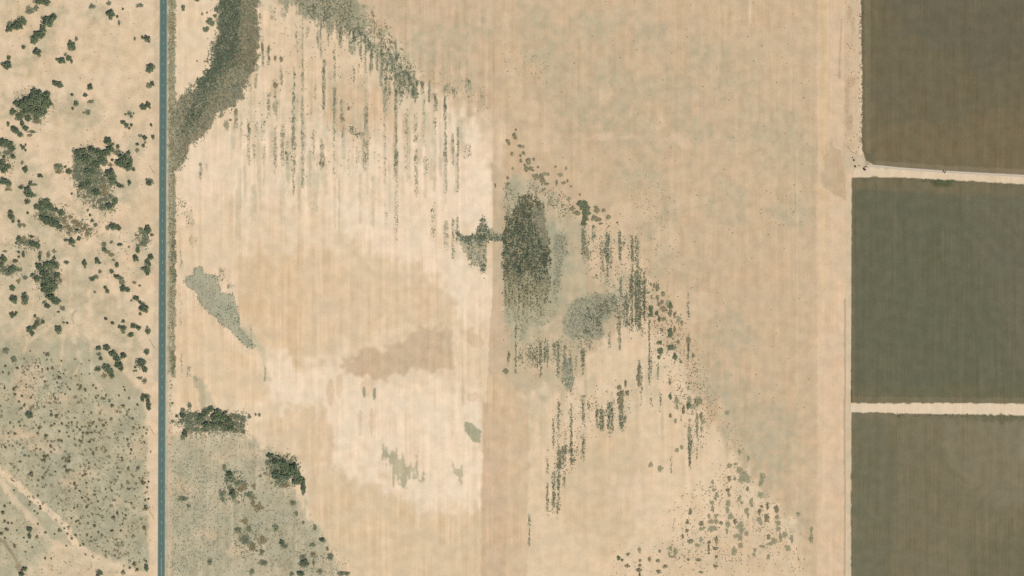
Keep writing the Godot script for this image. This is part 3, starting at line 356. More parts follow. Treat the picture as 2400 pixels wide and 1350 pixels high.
	lay(pts([1284, 520, 1300, 530, 1330, 552, 1332, 596, 1314, 625, 1312, 690, 1290, 700]), seen(166, 162, 134), 0.8, 4.0, 8, 24)
	lay(pts([1183, 425, 1212, 410, 1222, 470, 1204, 505, 1183, 520]), seen(178, 168, 136), 0.7, 6.0, 8, 16)
	lay(pts([1318, 750, 1345, 700, 1400, 690, 1452, 694, 1440, 735, 1416, 760, 1410, 790, 1390, 800, 1372, 790, 1342, 800, 1320, 784]), seen(155, 150, 121), 0.95, 4.0, 6, 8)
	lay(pts([1284, 540, 1335, 545, 1345, 600, 1330, 690, 1400, 660, 1460, 640, 1490, 700, 1450, 750, 1420, 800, 1340, 840, 1300, 800, 1240, 820, 1190, 800, 1182, 720, 1285, 700]), seen(180, 171, 139), 0.7, 7.0, 18, 26, 0.35)
	lay(pts([1318, 840, 1340, 835, 1344, 900, 1338, 922, 1322, 905]), seen(164, 158, 128), 0.85, 3.0, 4, 12)
	lay(pts([1300, 545, 1328, 552, 1332, 596, 1314, 625, 1312, 680, 1298, 690]), seen(160, 156, 128), 0.8, 3.0, 5, 14)
	lay(pts([1150, 380, 1178, 400, 1180, 470, 1181, 700, 1182, 900, 1143, 905, 1148, 760, 1158, 640, 1160, 500]), seen(206, 180, 147), 0.95, 2.5, 3, 6)
	lay(pts([1158, 470, 1180, 470, 1181, 660, 1158, 660]), seen(196, 176, 141), 0.7, 5.0, 3, 8)
	lay(pts([1142, 880, 1184, 880, 1238, 950, 1236, 1100, 1234, 1400, 1122, 1400, 1128, 1150, 1134, 1000]), seen(215, 188, 151), 0.95, 3.0, 4, 6)
	lay(pts([1132, 940, 1180, 950, 1190, 1200, 1180, 1400, 1124, 1400, 1130, 1100]), seen(209, 181, 145), 0.8, 6.0, 4, 10)
	# upper wedge and wash floor
	lay(pts([640, -40, 830, -40, 850, 25, 862, 80, 880, 130, 860, 108, 832, 86, 800, 74, 772, 74, 745, 52, 712, 32, 665, 14]), seen(160, 154, 124), 0.85, 3.0, 8, 24)
	lay(pts([830, -10, 860, 25, 890, 55, 935, 110, 965, 160, 992, 205, 975, 225, 950, 215, 905, 160, 870, 120, 845, 70]), seen(166, 159, 127), 0.7, 2.5, 10, 30, 0.9)
	lay(pts([512, -40, 606, -40, 604, 150, 598, 168, 582, 178, 566, 232, 530, 258, 502, 272, 490, 300, 465, 322, 440, 346, 424, 388, 404, 402, 402, 262, 420, 228, 458, 205, 482, 180, 496, 150, 496, 110, 514, 70, 510, 40]), seen(142, 134, 106), 0.9, 5.0, 14, 14)
	lay(box(393, -40, 411, 880), seen(163, 154, 122), 0.9, 3.0, 6, 20)
	lay(box(387, -40, 394, 1400), seen(176, 168, 140), 0.7, 2.0, 1, 8)
	lay(box(393, 880, 404, 1400), seen(208, 186, 153), 0.7, 4.0, 5, 20)
	lay(strip(pts([399, 720, 400, 760, 402, 820]), 5), seen(206, 192, 162), 0.8, 2.0, 2, 4)
	rng.seed = 61
	for k in 120:
		var x := rng.randf_range(540.0, 1100.0)
		var y := lerpf(330.0, 250.0, (x - 540.0) / 560.0) + rng.randf_range(-130.0, 130.0)
		lay(strip(pts([x, y, x, y + rng.randf_range(30.0, 130.0)]), rng.randf_range(4.0, 12.0)), seen(196, 182, 149), rng.randf_range(0.25, 0.6), 2.2, 3, 19, 0.3)
	for k in 60:
		var x := rng.randf_range(1190.0, 1560.0)
		var y := rng.randf_range(790.0, 930.0) + absf(x - 1400.0) * 0.4
		lay(strip(pts([x, y, x, y + rng.randf_range(30.0, 110.0)]), rng.randf_range(4.0, 12.0)), seen(198, 184, 150), rng.randf_range(0.2, 0.5), 2.2, 3, 19, 0.3)
	for r in UPPER_ROWS + STREAK_ROWS + PATCH_ROWS:
		var w: float = r[3] if r.size() > 3 else 4.0
		var d: float = r[4] if r.size() > 4 else 0.7
		lay(box(r[0] - w * 0.5 - 1.0, r[1] - 3.0, r[0] + w * 0.5 + 1.0, r[2] + 4.0), seen(168, 162, 131), 0.85 * d, 2.0, 4.0, 19.0, 0.4)
	lay(pts([1066, 540, 1090, 552, 1116, 550, 1132, 510, 1142, 535, 1182, 550, 1182, 568, 1142, 566, 1138, 645, 1118, 622, 1098, 612, 1076, 565]), seen(165, 158, 126), 0.8, 2.0, 5, 14)
	# --- farm track and lanes
	lay(box(1915, -40, 2010, 1400), seen(217, 189, 153), 0.95, 4.0, 3, 8)
	lay(box(1924, -40, 1938, 700), seen(215, 187, 145), 0.8, 4.0, 3, 10)
	lay(box(1915, 480, 1975, 1400), seen(221, 193, 156), 0.7, 8.0, 6, 20)
	lay(strip(pts([1979, 700, 1980, 900, 1978, 1000, 1980, 1150, 1979, 1400]), 2.2), seen(178, 152, 122), 0.75, 1.3, 2, 3)
	lay(strip(pts([1973, 45, 1970, 110, 1967, 170]), 4), seen(196, 166, 132), 0.75, 2.0, 1, 2)
	lay(oval(1967, 178, 4, 8), seen(192, 164, 130), 0.8, 2.0, 1, 2)
	lay(strip(pts([1944, -40, 1944, 400]), 3), seen(208, 180, 143), 0.6, 2.0, 1, 2)
	lay(box(1979, -40, 2016, 370), seen(207, 181, 146), 0.85, 3.0, 4, 8)
	lay(box(1998, -40, 2012, 360), seen(215, 189, 154), 0.7, 3.0, 4, 10)
	for q in [[1990, 30, 6, 20], [1994, 190, 8, 16], [1986, 230, 6, 40], [1992, 290, 8, 18], [2000, 60, 5, 20]]:
		lay(oval(q[0], q[1], q[2], q[3]), seen(191, 165, 131), 0.7, 4.0, 4, 8)
	lay(pts([1948, 318, 1953, 345, 1968, 352, 1972, 366, 1982, 372, 1982, 470, 1955, 456, 1930, 440, 1923, 408, 1932, 395, 1930, 370, 1945, 348]), seen(199, 174, 139), 0.95, 2.0, 3, 3)
	lay(box(1976, 362, 2032, 408), seen(205, 184, 151), 0.9, 4.0, 4, 4)
	# --- crop fields
	lay(pts([2018, -40, 2500, -40, 2500, 420, 2400, 409, 2220, 401, 2110, 392, 2045, 386, 2030, 376, 2021, 352, 2021, 200]), seen(114, 105, 80), 1.0, 1.6, 2.0, 1)
	lay(pts([2020, 300, 2200, 290, 2500, 240, 2500, 420, 2220, 401, 2045, 386]), seen(122, 109, 81), 0.8, 16.0, 30, 30)
	lay(pts([2080, -40, 2500, -40, 2500, 120, 2300, 160, 2120, 80]), seen(107, 101, 81), 0.7, 18.0, 40, 40)
	lay(box(2026, -40, 2040, 360), seen(132, 121, 92), 0.6, 3.0, 2, 8)
	lay(pts([2050, 376, 2220, 388, 2500, 400, 2500, 414, 2220, 400, 2050, 386]), seen(138, 124, 98), 0.7, 3.0, 3, 3)
	lay(pts([1996, 417, 2045, 415, 2110, 416, 2200, 421, 2400, 432, 2500, 437, 2500, 945, 1994, 944]), seen(106, 104, 81), 1.0, 1.6, 0.5, 0.8)
	lay(pts([1998, 418, 2200, 422, 2500, 438, 2500, 470, 2300, 462, 2100, 448, 1998, 440]), seen(124, 112, 85), 0.7, 8.0, 14, 10)
	lay(pts([2180, 424, 2230, 424, 2234, 438, 2190, 438]), seen(90, 90, 65), 0.8, 5.0, 8, 6)
	lay(pts([2250, 450, 2500, 470, 2500, 900, 2380, 860, 2300, 640]), seen(114, 109, 86), 0.6, 24.0, 40, 19)
	lay(pts([1996, 900, 2100, 905, 2500, 900, 2500, 944, 1994, 944]), seen(112, 107, 79), 0.6, 8.0, 14, 12)
	lay(pts([2000, 930, 2500, 934, 2500, 945, 1996, 944]), seen(128, 117, 90), 0.7, 3.0, 3, 3)
	lay(box(1996, 420, 2004, 940), seen(122, 110, 84), 0.6, 3.0, 3, 8)
	lay(pts([1996, 966, 2080, 968, 2100, 971, 2160, 970, 2300, 973, 2500, 974, 2500, 1400, 1994, 1400]), seen(123, 114, 88), 1.0, 1.6, 0.5, 2.5)
	lay(pts([1996, 980, 2080, 985, 2110, 1100, 2080, 1400, 1994, 1400]), seen(112, 110, 86), 0.6, 24.0, 30, 19)
	lay(pts([2200, 985, 2500, 985, 2500, 1160, 2330, 1190, 2230, 1100]), seen(134, 124, 98), 0.7, 22.0, 30, 19)
	lay(pts([2280, 972, 2400, 974, 2390, 984, 2340, 990, 2300, 984]), seen(102, 98, 74), 0.6, 6.0, 20, 14)
	lay(oval(2404, 1050, 22, 44), seen(142, 132, 108), 0.55, 12.0, 8, 8)
	lay(pts([2280, 1270, 2500, 1240, 2500, 1400, 2250, 1400]), seen(114, 108, 82), 0.6, 16.0, 30, 40)
	lay(pts([2003, 396, 2045, 393, 2110, 398, 2220, 406, 2400, 415, 2500, 420, 2500, 437, 2400, 431, 2200, 420, 2110, 415, 2045, 413, 2000, 416]), seen(224, 201, 167), 0.95, 2.0, 2, 2)
	lay(pts([1994, 946, 2080, 947, 2500, 946, 2500, 974, 2300, 971, 2160, 968, 2110, 966, 2040, 965, 1994, 966]), seen(226, 204, 171), 0.97, 2.0, 2, 3)
	lay(pts([1983, 418, 1995.5, 418, 1994, 700, 1994, 944, 1994, 966, 1994.5, 1400, 1982, 1400]), seen(212, 192, 158), 0.97, 1.6, 0.8, 3)
	grain_soil()

func grain_soil() -> void:
	# fine grain, drifting blotches, north-south tillage streaks; then tones to reflectance
	soil.convert(Image.FORMAT_RGB8)
	var f := FastNoiseLite.new()
	f.noise_type = FastNoiseLite.TYPE_SIMPLEX
	f.seed = 11
	f.frequency = 0.22
	f.fractal_octaves = 3
	var n1 := f.get_image(TEX.x, TEX.y, false, false, false).get_data()
	f.seed = 12
	f.frequency = 0.03
	f.fractal_octaves = 4
	var n2 := f.get_image(TEX.x, TEX.y, false, false, false).get_data()
	f.seed = 13
	f.frequency = 0.012
	var n3 := f.get_image(TEX.x, TEX.y, false, false, false).get_data()
	f.seed = 14
	f.frequency = 0.055
	f.fractal_octaves = 3
	var si := f.get_image(TEX.x, TEX.y / 24, false, false, false)
	si.resize(TEX.x, TEX.y, Image.INTERPOLATE_CUBIC)
	var n4 := si.get_data()
	f.seed = 15
	f.frequency = 0.25
	var sj := f.get_image(TEX.x, TEX.y / 64, false, false, false)
	sj.resize(TEX.x, TEX.y, Image.INTERPOLATE_CUBIC)
	var n5 := sj.get_data()
	var lut := []
	for c in 3:
		var t := PackedByteArray()
		t.resize(512)
		for v in 512:
			var s := clampf((v - 128) / 255.0, 0.0, 1.0)
			var l := Color(s, s, s).srgb_to_linear().r / FULL_SUN[c]
			t[v] = int(round(Color(l, l, l).linear_to_srgb().r * 255.0))
		lut.append(t)
	var lr: PackedByteArray = lut[0]
	var lg: PackedByteArray = lut[1]
	var lb: PackedByteArray = lut[2]
	var a1 := PackedInt32Array()
	var a2 := PackedInt32Array()
	var a3 := PackedInt32Array()
	var a4 := PackedInt32Array()
	var a5 := PackedInt32Array()
	for x in TEX.x:
		var u := x / PER - MARGIN
		var crop := u > 2000.0
		var desert := u < 380.0
		a1.append(6 if crop else (11 if desert else 7))
		a3.append(1 if crop else 2)
		a2.append(5 if crop else (11 if desert else 8))
		a4.append(3 if crop else (1 if desert else (7 if u < 1160.0 else (4 if u < 1900.0 else 4))))
		a5.append(4 if crop else (0 if desert else (5 if u < 1160.0 else 3)))
	var d := soil.get_data()
	var i := 0
	var p := 0
	for y in TEX.y:
		for x in TEX.x:
			var e: int = (n1[i] - 128) * a1[x] + (n2[i] - 128) * a2[x] + (((n4[i] - 128) * a4[x] + (n5[i] - 128) * a5[x]) * n3[i] >> 7)
			var k: int = ((n3[i] - 128) * 2 + (n2[i] - 128)) * a3[x]
			d[p] = lr[((e + k) >> 7) + d[p] + 128]
			d[p + 1] = lg[(e >> 7) + d[p + 1] + 128]
			d[p + 2] = lb[((e - (k >> 1)) >> 7) + d[p + 2] + 128]
			i += 1
			p += 3
	soil = Image.create_from_data(TEX.x, TEX.y, false, Image.FORMAT_RGB8, d)

func soil_uv(p: Vector3) -> Vector2:
	return Vector2((p.x / HALF + MID.x + MARGIN) / 2496.0, (p.z / HALF + MID.y + 27.0) / 1404.0)

func sheet(called: String, flat: Array, h := 0.0) -> MeshInstance3D:
	var poly := PackedVector2Array()
	for q in pts(flat):
		poly.append(q)
	var st := SurfaceTool.new()
	st.begin(Mesh.PRIMITIVE_TRIANGLES)
	for k in Geometry2D.triangulate_polygon(poly):
		var p := at(poly[k].x, poly[k].y, h)
		st.set_normal(Vector3.UP)
		st.set_uv(soil_uv(p))
		st.add_vertex(p)
	var o := put(called, st.commit(), soil_mat)
	tag(o, "", "", "", "structure")
	return o

func edge_y(line: Array, x: float) -> float:
	for i in range(1, line.size()):
		if x <= line[i].x:
			var a: Vector2 = line[i - 1]
			var b: Vector2 = line[i]
			return lerpf(a.y, b.y, clampf((x - a.x) / maxf(0.001, b.x - a.x), 0.0, 1.0))
	return line[-1].y

func crop_field(called: String, x0: float, top: Array, bottom: Array, amp: float, sd: int) -> void:
	# ridged beds running north-south
	rng.seed = sd
	var st := SurfaceTool.new()
	st.begin(Mesh.PRIMITIVE_TRIANGLES)
	st.set_smooth_group(0)
	var x := x0
	var beds := []
	while x <= 2448.0:
		beds.append(x)
		x += 2.0
	var hs := []
	var bed_amp := 0.0
	for i in beds.size():
		if i % 4 == 0:
			bed_amp = amp * rng.randf_range(0.3, 1.2)
		hs.append(0.0 if i == 0 else (0.5 - 0.5 * cos(TAU * (i % 4) / 4.0)) * bed_amp)
	for i in beds.size() - 1:
		var ya := [edge_y(top, beds[i]), edge_y(top, beds[i + 1])]
		var yb := [edge_y(bottom, beds[i]), edge_y(bottom, beds[i + 1])]
		var v := [at(beds[i], ya[0], hs[i]), at(beds[i + 1], ya[1], hs[i + 1]), at(beds[i + 1], yb[1], hs[i + 1]), at(beds[i], yb[0], hs[i])]
		for k in [0, 1, 2, 0, 2, 3]:
			st.set_uv(soil_uv(v[k]))
			st.add_vertex(v[k])
	st.generate_normals()
	tag(put(called, st.commit(), soil_mat), "", "", "", "structure")

func build_land() -> void:
	var tex := ImageTexture.create_from_image(soil)
	soil_mat = StandardMaterial3D.new()
	soil_mat.albedo_texture = tex
	soil_mat.texture_repeat = false
	soil_mat.roughness = 1.0
	soil_mat.metallic_specular = 0.1
	var n := FastNoiseLite.new()
	n.frequency = 0.02
	n.seed = 30
	var nt := NoiseTexture2D.new()
	nt.width = 512; nt.height = 512; nt.seamless = true; nt.noise = n
	var gr := Gradient.new()
	gr.set_color(0, Color(0.33, 0.27, 0.19).linear_to_srgb())
	gr.set_color(1, Color(0.42, 0.34, 0.245).linear_to_srgb())
	nt.color_ramp = gr
	var far := StandardMaterial3D.new()
	far.albedo_texture = nt
	far.uv1_triplanar = true
	far.uv1_world_triplanar = true
	far.uv1_scale = Vector3.ONE / 300.0
	far.roughness = 1.0
	var pm := PlaneMesh.new()
	pm.size = Vector2(24000, 24000)
	var g := put("ground", pm, far)
	g.position.y = -1.2
	tag(g, "", "", "", "structure")
	# desert: gently uneven sand
	var st := SurfaceTool.new()
	st.begin(Mesh.PRIMITIVE_TRIANGLES)
	st.set_smooth_group(0)
	var nx := 70
	var nz := 234
	for j in nz:
		for i in nx:
			var quad := []
			for c in [[0, 0], [1, 0], [1, 1], [0, 1]]:
				var y: float = -27.0 + 1404.0 * (j + c[1]) / nz
				var x: float = -48.0 + (road_x(y) - 8.5 + 48.0) * (i + c[0]) / nx
				var p := at(x, y)
				p.y = dune(p)
				quad.append(p)
			for k in [0, 1, 2, 0, 2, 3]:
				st.set_uv(soil_uv(quad[k]))
				st.add_vertex(quad[k])
	st.generate_normals()
	tag(put("desert_sand", st.commit(), soil_mat), "", "", "", "structure")
	var rt := road_x(-27) + 8.5
	var rb := road_x(1377) + 8.5
	sheet("fallow_field", [rt, -27, 1182, -27, 1160, 380, 1160, 500, 1158, 640, 1148, 760, 1143, 905, 1134, 1000, 1122, 1377, rb, 1377])
	sheet("field_track", [1182, -27, 1200, -27, 1184, 300, 1180, 470, 1182, 900, 1200, 1000, 1190, 1377, 1122, 1377, 1134, 1000, 1143, 905, 1148, 760, 1158, 640, 1160, 500, 1160, 380])
	sheet("fallow_field", [1200, -27, 1926, -27, 1922, 400, 1914, 900, 1914, 1377, 1190, 1377, 1200, 1000, 1182, 900, 1180, 470, 1184, 300])
	sheet("farm_track", [1926, -27, 2020, -27, 2021, 352, 2030, 376, 1997, 417, 1995, 944, 1995, 966, 1995, 1377, 1914, 1377, 1914, 900, 1922, 400])
	var c1 := pts([2020, 352, 2030, 376, 2045, 386, 2110, 392, 2220, 401, 2448, 413])
	var c2t := pts([1997, 417, 2045, 415, 2110, 416, 2200, 421, 2448, 435])
	var c2b := pts([1995, 944, 2448, 945])
	var c3t := pts([1995, 966, 2100, 970, 2200, 970, 2448, 973])
	sheet("farm_lane", [2030, 376, 2045, 386, 2110, 392, 2220, 401, 2448, 413, 2448, 435, 2200, 421, 2110, 416, 2045, 415, 1997, 417])
	sheet("farm_lane", [1995, 944, 2448, 945, 2448, 973, 2200, 970, 2100, 970, 1995, 966])
	crop_field("crop_field", 2020.0, pts([2020, -27, 2448, -27]), c1, 0.02, 41)
	crop_field("crop_field", 1996.0, c2t, c2b, 0.03, 42)
	crop_field("crop_field", 1995.0, c3t, pts([1995, 1377, 2448, 1377]), 0.09, 43)

func road_x(y: float) -> float:
	return 383.0 - 5.0 * (y / 1350.0)

func build_road() -> void:
	# cambered asphalt with worn paint
	var n := FastNoiseLite.new()
	n.frequency = 0.012
	n.seed = 51
	n.fractal_octaves = 5
	var nt := NoiseTexture2D.new()
	nt.width = 1024; nt.height = 1024; nt.seamless = true; nt.noise = n
	var gr := Gradient.new()
	gr.set_color(0, Color(0.046, 0.078, 0.066).linear_to_srgb())
	gr.set_color(1, Color(0.072, 0.104, 0.088).linear_to_srgb())
	nt.color_ramp = gr
	var m := StandardMaterial3D.new()
	m.albedo_texture = nt
	m.uv1_triplanar = true
	m.uv1_world_triplanar = true
	m.uv1_scale = Vector3(0.06, 0.06, 0.012)
	m.roughness = 0.9
	m.metallic_specular = 0.2
	var st := SurfaceTool.new()
	st.begin(Mesh.PRIMITIVE_TRIANGLES)
	st.set_smooth_group(0)
	var prof := [[-8.5, -0.3], [-8.4, 0.03], [-7.6, 0.06], [0.0, 0.14], [7.6, 0.06], [8.4, 0.03], [8.5, -0.3]]
	for j in 60:
		for i in prof.size() - 1:
			var q := []
			for c in [[0, 0], [1, 0], [1, 1], [0, 1]]:
				var y: float = -27.0 + 1404.0 * (j + c[1]) / 60.0
				q.append(at(road_x(y) + prof[i + c[0]][0], y, prof[i + c[0]][1]))
			for k in [0, 1, 2, 0, 2, 3]:
				st.add_vertex(q[k])
	st.generate_normals()
	var road := put("road", st.commit(), m)
	tag(road, "", "", "", "structure")
	var paint := matte(Color(0.27, 0.33, 0.29), 0.8)
	var dash := BoxMesh.new()
	dash.size = Vector3(0.24, 0.01, 3.2)
	var y := -20.0
	while y < 1372.0:
		if y < 1306.0:
			var o := put("centre_dash", dash, paint, road)
			o.position = at(road_x(y), y, 0.148)
		y += 24.4
	var full := BoxMesh.new()
	full.size = Vector3(0.3, 0.01, 33.0)
	var o2 := put("centre_line", full, paint, road)
	o2.position = at(road_x(1340), 1340, 0.148)
	var line := BoxMesh.new()
	line.size = Vector3(0.14, 0.01, 702.0)
	for s in [-7.2, 7.2]:
		var e := put("edge_line", line, matte(Color(0.22, 0.27, 0.24), 0.8), road)
		e.position = at(380.5 + s, 675, 0.07)
		e.rotation.y = atan2(-5.0, 1350.0)
	# gravel shoulder on the east side
	sheet("road_shoulder", [road_x(-27) + 8.5, -27, road_x(-27) + 12.0, -27, road_x(1377) + 11.0, 1377, road_x(1377) + 8.5, 1377], 0.02)

# ------------------------------------------------------------------ plants
func leaf(st: SurfaceTool, p: Vector3, s: float, up_bias: float, c: Color) -> void:
	var n := Vector3(rng.randfn(), rng.randfn() + up_bias, rng.randfn()).normalized()
	var a := n.cross(Vector3(rng.randfn(), rng.randfn(), rng.randfn())).normalized() * s
	var b := n.cross(a).normalized() * s * rng.randf_range(0.5, 0.9)
	var q := [p - a, p + b, p + a, p - b]
	for k in [0, 1, 2, 0, 2, 3]:
		st.set_color(c)
		st.set_normal(n)
		st.add_vertex(q[k])

func shade(c: Color, spread: float) -> Color:
	var k := exp(rng.randfn() * spread)
	return Color(c.r * k * exp(rng.randfn() * 0.06), c.g * k, c.b * k * exp(rng.randfn() * 0.06))

func crown_mesh(sd: int, n: int, size: float, tall: float, c: Color, ragged: float, spread: float) -> ArrayMesh:
	# leaf clumps on and inside several overlapping lobes; unit radius
	rng.seed = sd
	var st := SurfaceTool.new()
	st.begin(Mesh.PRIMITIVE_TRIANGLES)
	var lobes := [[Vector3(0, tall * 0.35, 0), 0.62]]
	var m := rng.randi_range(4, 7)
	for k in m:
		var a := TAU * (k + rng.randf_range(-0.45, 0.45)) / m
		var d := rng.randf_range(0.40, 0.78)
		lobes.append([Vector3(cos(a) * d, tall * rng.randf_range(0.2, 0.5), sin(a) * d), rng.randf_range(0.24, 0.50)])
	for i in n:
		var l: Array = lobes[rng.randi() % lobes.size()]
		if rng.randf() < 0.35: l = lobes[0]
		var v := Vector3(rng.randfn(), absf(rng.randfn()) - 0.25, rng.randfn()).normalized()
		var r: float = l[1] * pow(rng.randf(), 0.3) * (1.0 + rng.randfn() * ragged)
		var p: Vector3 = l[0] + Vector3(v.x * r, v.y * r * tall * 1.1, v.z * r)
		p.y = clampf(p.y, 0.04, tall * 1.2)
		leaf(st, p, size * rng.randf_range(0.6, 1.3), 1.7, shade(c, spread))
	return st.commit()

func trunk_mesh(sd: int, tall: float) -> ArrayMesh:
	rng.seed = sd
	var st := SurfaceTool.new()
	st.begin(Mesh.PRIMITIVE_TRIANGLES)
	st.set_smooth_group(0)
	for k in 4:
		var a := TAU * (k + rng.randf() * 0.6) / 4.0
		var path := [Vector3(0, -0.12, 0), Vector3(cos(a) * 0.10, tall * 0.22, sin(a) * 0.10), Vector3(cos(a) * 0.42, tall * 0.55, sin(a) * 0.42)]
		var rad := [0.055, 0.035, 0.012]
		for i in 2:
			for s in 5:
				var u0 := TAU * s / 5.0
				var u1 := TAU * (s + 1) / 5.0
				var v := []
				for c in [[i, u0], [i, u1], [i + 1, u1], [i + 1, u0]]:
					v.append(path[c[0]] + Vector3(cos(c[1]), 0, sin(c[1])) * rad[c[0]])
				for q in [0, 1, 2, 0, 2, 3]:
					st.add_vertex(v[q])
	st.generate_normals()
	return st.commit()

func leaf_mat() -> StandardMaterial3D:
	var m := StandardMaterial3D.new()
	m.vertex_color_use_as_albedo = true
	m.roughness = 0.9
	m.metallic_specular = 0.15
	return m

const LANDMARKS := [
	["the dense upper left thicket", 80, 245, 1.0], ["the big round thicket beside the road", 225, 395, 1.3],
	["the long slanting brush strip", 140, 510, 1.2], ["the large left clump below it", 108, 655, 1.0],
	["the twin round crowns far left", 45, 715, 0.8], ["the ring scraped in sand", 190, 745, 1.0],
	["the clumps above the scrub flat", 265, 840, 1.0], ["the upper road verge", 350, 130, 1.2],
	["the middle road verge", 345, 570, 1.3], ["the lower road verge", 345, 850, 1.2],
	["the upper left corner", 70, 70, 1.2], ["the left picture edge", 5, 480, 1.0],
	["the open sand at top", 215, 60, 1.3], ["the upper scrub flat", 80, 960, 1.0], ["the lower scrub flat", 90, 1290, 1.4],
	["the dark brush block right of road", 490, 985, 1.2], ["the dark oval thicket in the field", 668, 1105, 0.9],
	["the forked brush in lower field", 540, 1140, 0.9], ["the lower left field corner", 640, 1290, 1.6],
	["the dark wash by the road", 500, 90, 1.2], ["the striped upper weed rows", 720, 220, 2.0],
	["the shrub arc above the weed stand", 1250, 390, 1.2], ["the dark clump at field centre", 1375, 500, 0.8],
	["the ragged weeds right of centre", 1550, 730, 1.2], ["the weed streaks below centre", 1450, 950, 1.2],
	["the right weed streaks", 1625, 960, 1.0], ["the lower right weed scatter", 1650, 1220, 1.6],
	["the pale basin in lower right", 1740, 1110, 0.8], ["the far lower right field edge", 1890, 1250, 1.0], ["the bottom weed cluster", 1480, 1320, 1.0],
]

func landmark(x: float, y: float) -> String:
	var best := ""
	var d := 1e9
	for l in LANDMARKS:
		var e: float = Vector2(x - l[1], y - l[2]).length() / l[3]
		if e < d:
			d = e
			best = l[0]
	return best

func nth(n: int) -> String:
	var tail := "th"
	if n % 100 < 11 or n % 100 > 13:
		tail = ["th", "st", "nd", "rd", "th", "th", "th", "th", "th", "th"][n % 10]
	return "%d%s" % [n, tail]

func label_for(kind: String, x: float, y: float) -> String:
	var spot := landmark(x, y)
	var key := kind + spot
	labels[key] = labels.get(key, 0) + 1
	return "%s near %s, %s from the top" % [kind, spot, nth(labels[key])]

func by_row(list: Array) -> Array:
	var l := list.duplicate()
	l.sort_custom(func(a, b): return a[1] < b[1] if a[1] != b[1] else a[0] < b[0])
	return l

const PLANT_KINDS := {
	"d": ["mesquite_tree", "dark green mesquite", "mesquite tree", "mesquite trees of the desert", 0.62],
	"g": ["grey_shrub", "thin grey-green shrub", "shrub", "grey desert shrubs", 0.34],
	"b": ["dry_shrub", "dry brown shrub", "shrub", "dry brown shrubs", 0.28],
	"c": ["creosote_bush", "small dark creosote bush", "bush", "creosote bushes on the scrub flat", 0.75],
	"h": ["weed_clump", "olive brown weed clump", "weeds", "olive brown weed clumps in the fields", 0.30],
	"w": ["grey_weed_clump", "low grey-green weed clump", "weeds", "low grey-green weed clumps in the fields", 0.16],
	"m": ["green_weed_bush", "dark green weedy bush", "bush", "dark green bushes in the fields", 0.40],
}

func make_sets() -> void:
	crown_sets = {"d": [], "g": [], "b": [], "c": [], "h": [], "w": [], "m": [], "trunk": []}
	for k in 7:
		crown_sets.d.append(crown_mesh(100 + k, 560, 0.105, 0.75, Color(0.098, 0.120, 0.068), 0.10, 0.26))
		crown_sets.g.append(crown_mesh(200 + k, 430, 0.085, 0.5, Color(0.132, 0.144, 0.088), 0.16, 0.30))
		crown_sets.b.append(crown_mesh(300 + k, 300, 0.095, 0.5, Color(0.175, 0.150, 0.084), 0.16, 0.26))
		crown_sets.h.append(crown_mesh(500 + k, 300, 0.13, 0.5, Color(0.185, 0.165, 0.098), 0.16, 0.22))
		crown_sets.w.append(crown_mesh(600 + k, 260, 0.12, 0.4, Color(0.215, 0.200, 0.122), 0.20, 0.2))
		crown_sets.m.append(crown_mesh(700 + k, 420, 0.12, 0.5, Color(0.115, 0.135, 0.074), 0.14, 0.25))
	for k in 5:
		crown_sets.c.append(crown_mesh(400 + k, 150, 0.20, 0.7, Color(0.165, 0.148, 0.086), 0.12, 0.22))
		crown_sets.trunk.append(trunk_mesh(450 + k, 0.7))

func plant(p: Array, kind: String, leafy: Material, bark: Material) -> void:
	var info: Array = PLANT_KINDS[kind]
	var where := at(p[0], p[1])
	where.y = dune(where)
	var rx: float = p[2] * HALF * 1.17
	var rz: float = p[3] * HALF * 1.17
	var tall: float = (rx + rz) * 0.5 * info[4] * rng.randf_range(0.85, 1.2) + 0.35
	var o := base(info[0], where)
	tag(o, label_for(info[1], p[0], p[1]), info[2], info[3])
	var turn := rng.randf() * TAU
	var set_: Array = crown_sets[kind]
	var c := put("crown", set_[rng.randi() % set_.size()], leafy, o)
	c.transform.basis = Basis.from_scale(Vector3(rx, tall / 0.75, rz)) * Basis(Vector3.UP, turn)
	if kind in ["d", "g", "b", "c", "m"]:
		var t := put("trunk", crown_sets.trunk[rng.randi() % 5], bark, o)
		t.transform.basis = Basis.from_scale(Vector3(rx, tall / 0.75, rz)) * Basis(Vector3.UP, turn)

func build_plants() -> void:
	var lm := leaf_mat()
	var bark := matte(Color(0.10, 0.075, 0.05))
	make_sets()
	rng.seed = 900
	for p in by_row(DESERT_PLANTS): plant(p, p[4], lm, bark)
	for p in by_row(CREOSOTE): plant(p, "c", lm, bark)
	for p in by_row(FIELD_PLANTS): plant(p, p[4], lm, bark)

# ------------------------------------------------------------------ weeds nobody could count
func tuft_mesh(sd: int, n: int, tall: float) -> ArrayMesh:
	rng.seed = sd
	var st := SurfaceTool.new()
	st.begin(Mesh.PRIMITIVE_TRIANGLES)
	for i in n:
		var r := sqrt(rng.randf()) * 0.55
		var a := rng.randf() * TAU
		leaf(st, Vector3(cos(a) * r, tall * rng.randf_range(0.15, 1.0) * (1.0 - r), sin(a) * r), rng.randf_range(0.16, 0.30), 1.2, shade(Color(1, 1, 1), 0.22))
	return st.commit()

const WEED_TONE := 2.05
var spots := {}          # object name -> [transforms, colours]

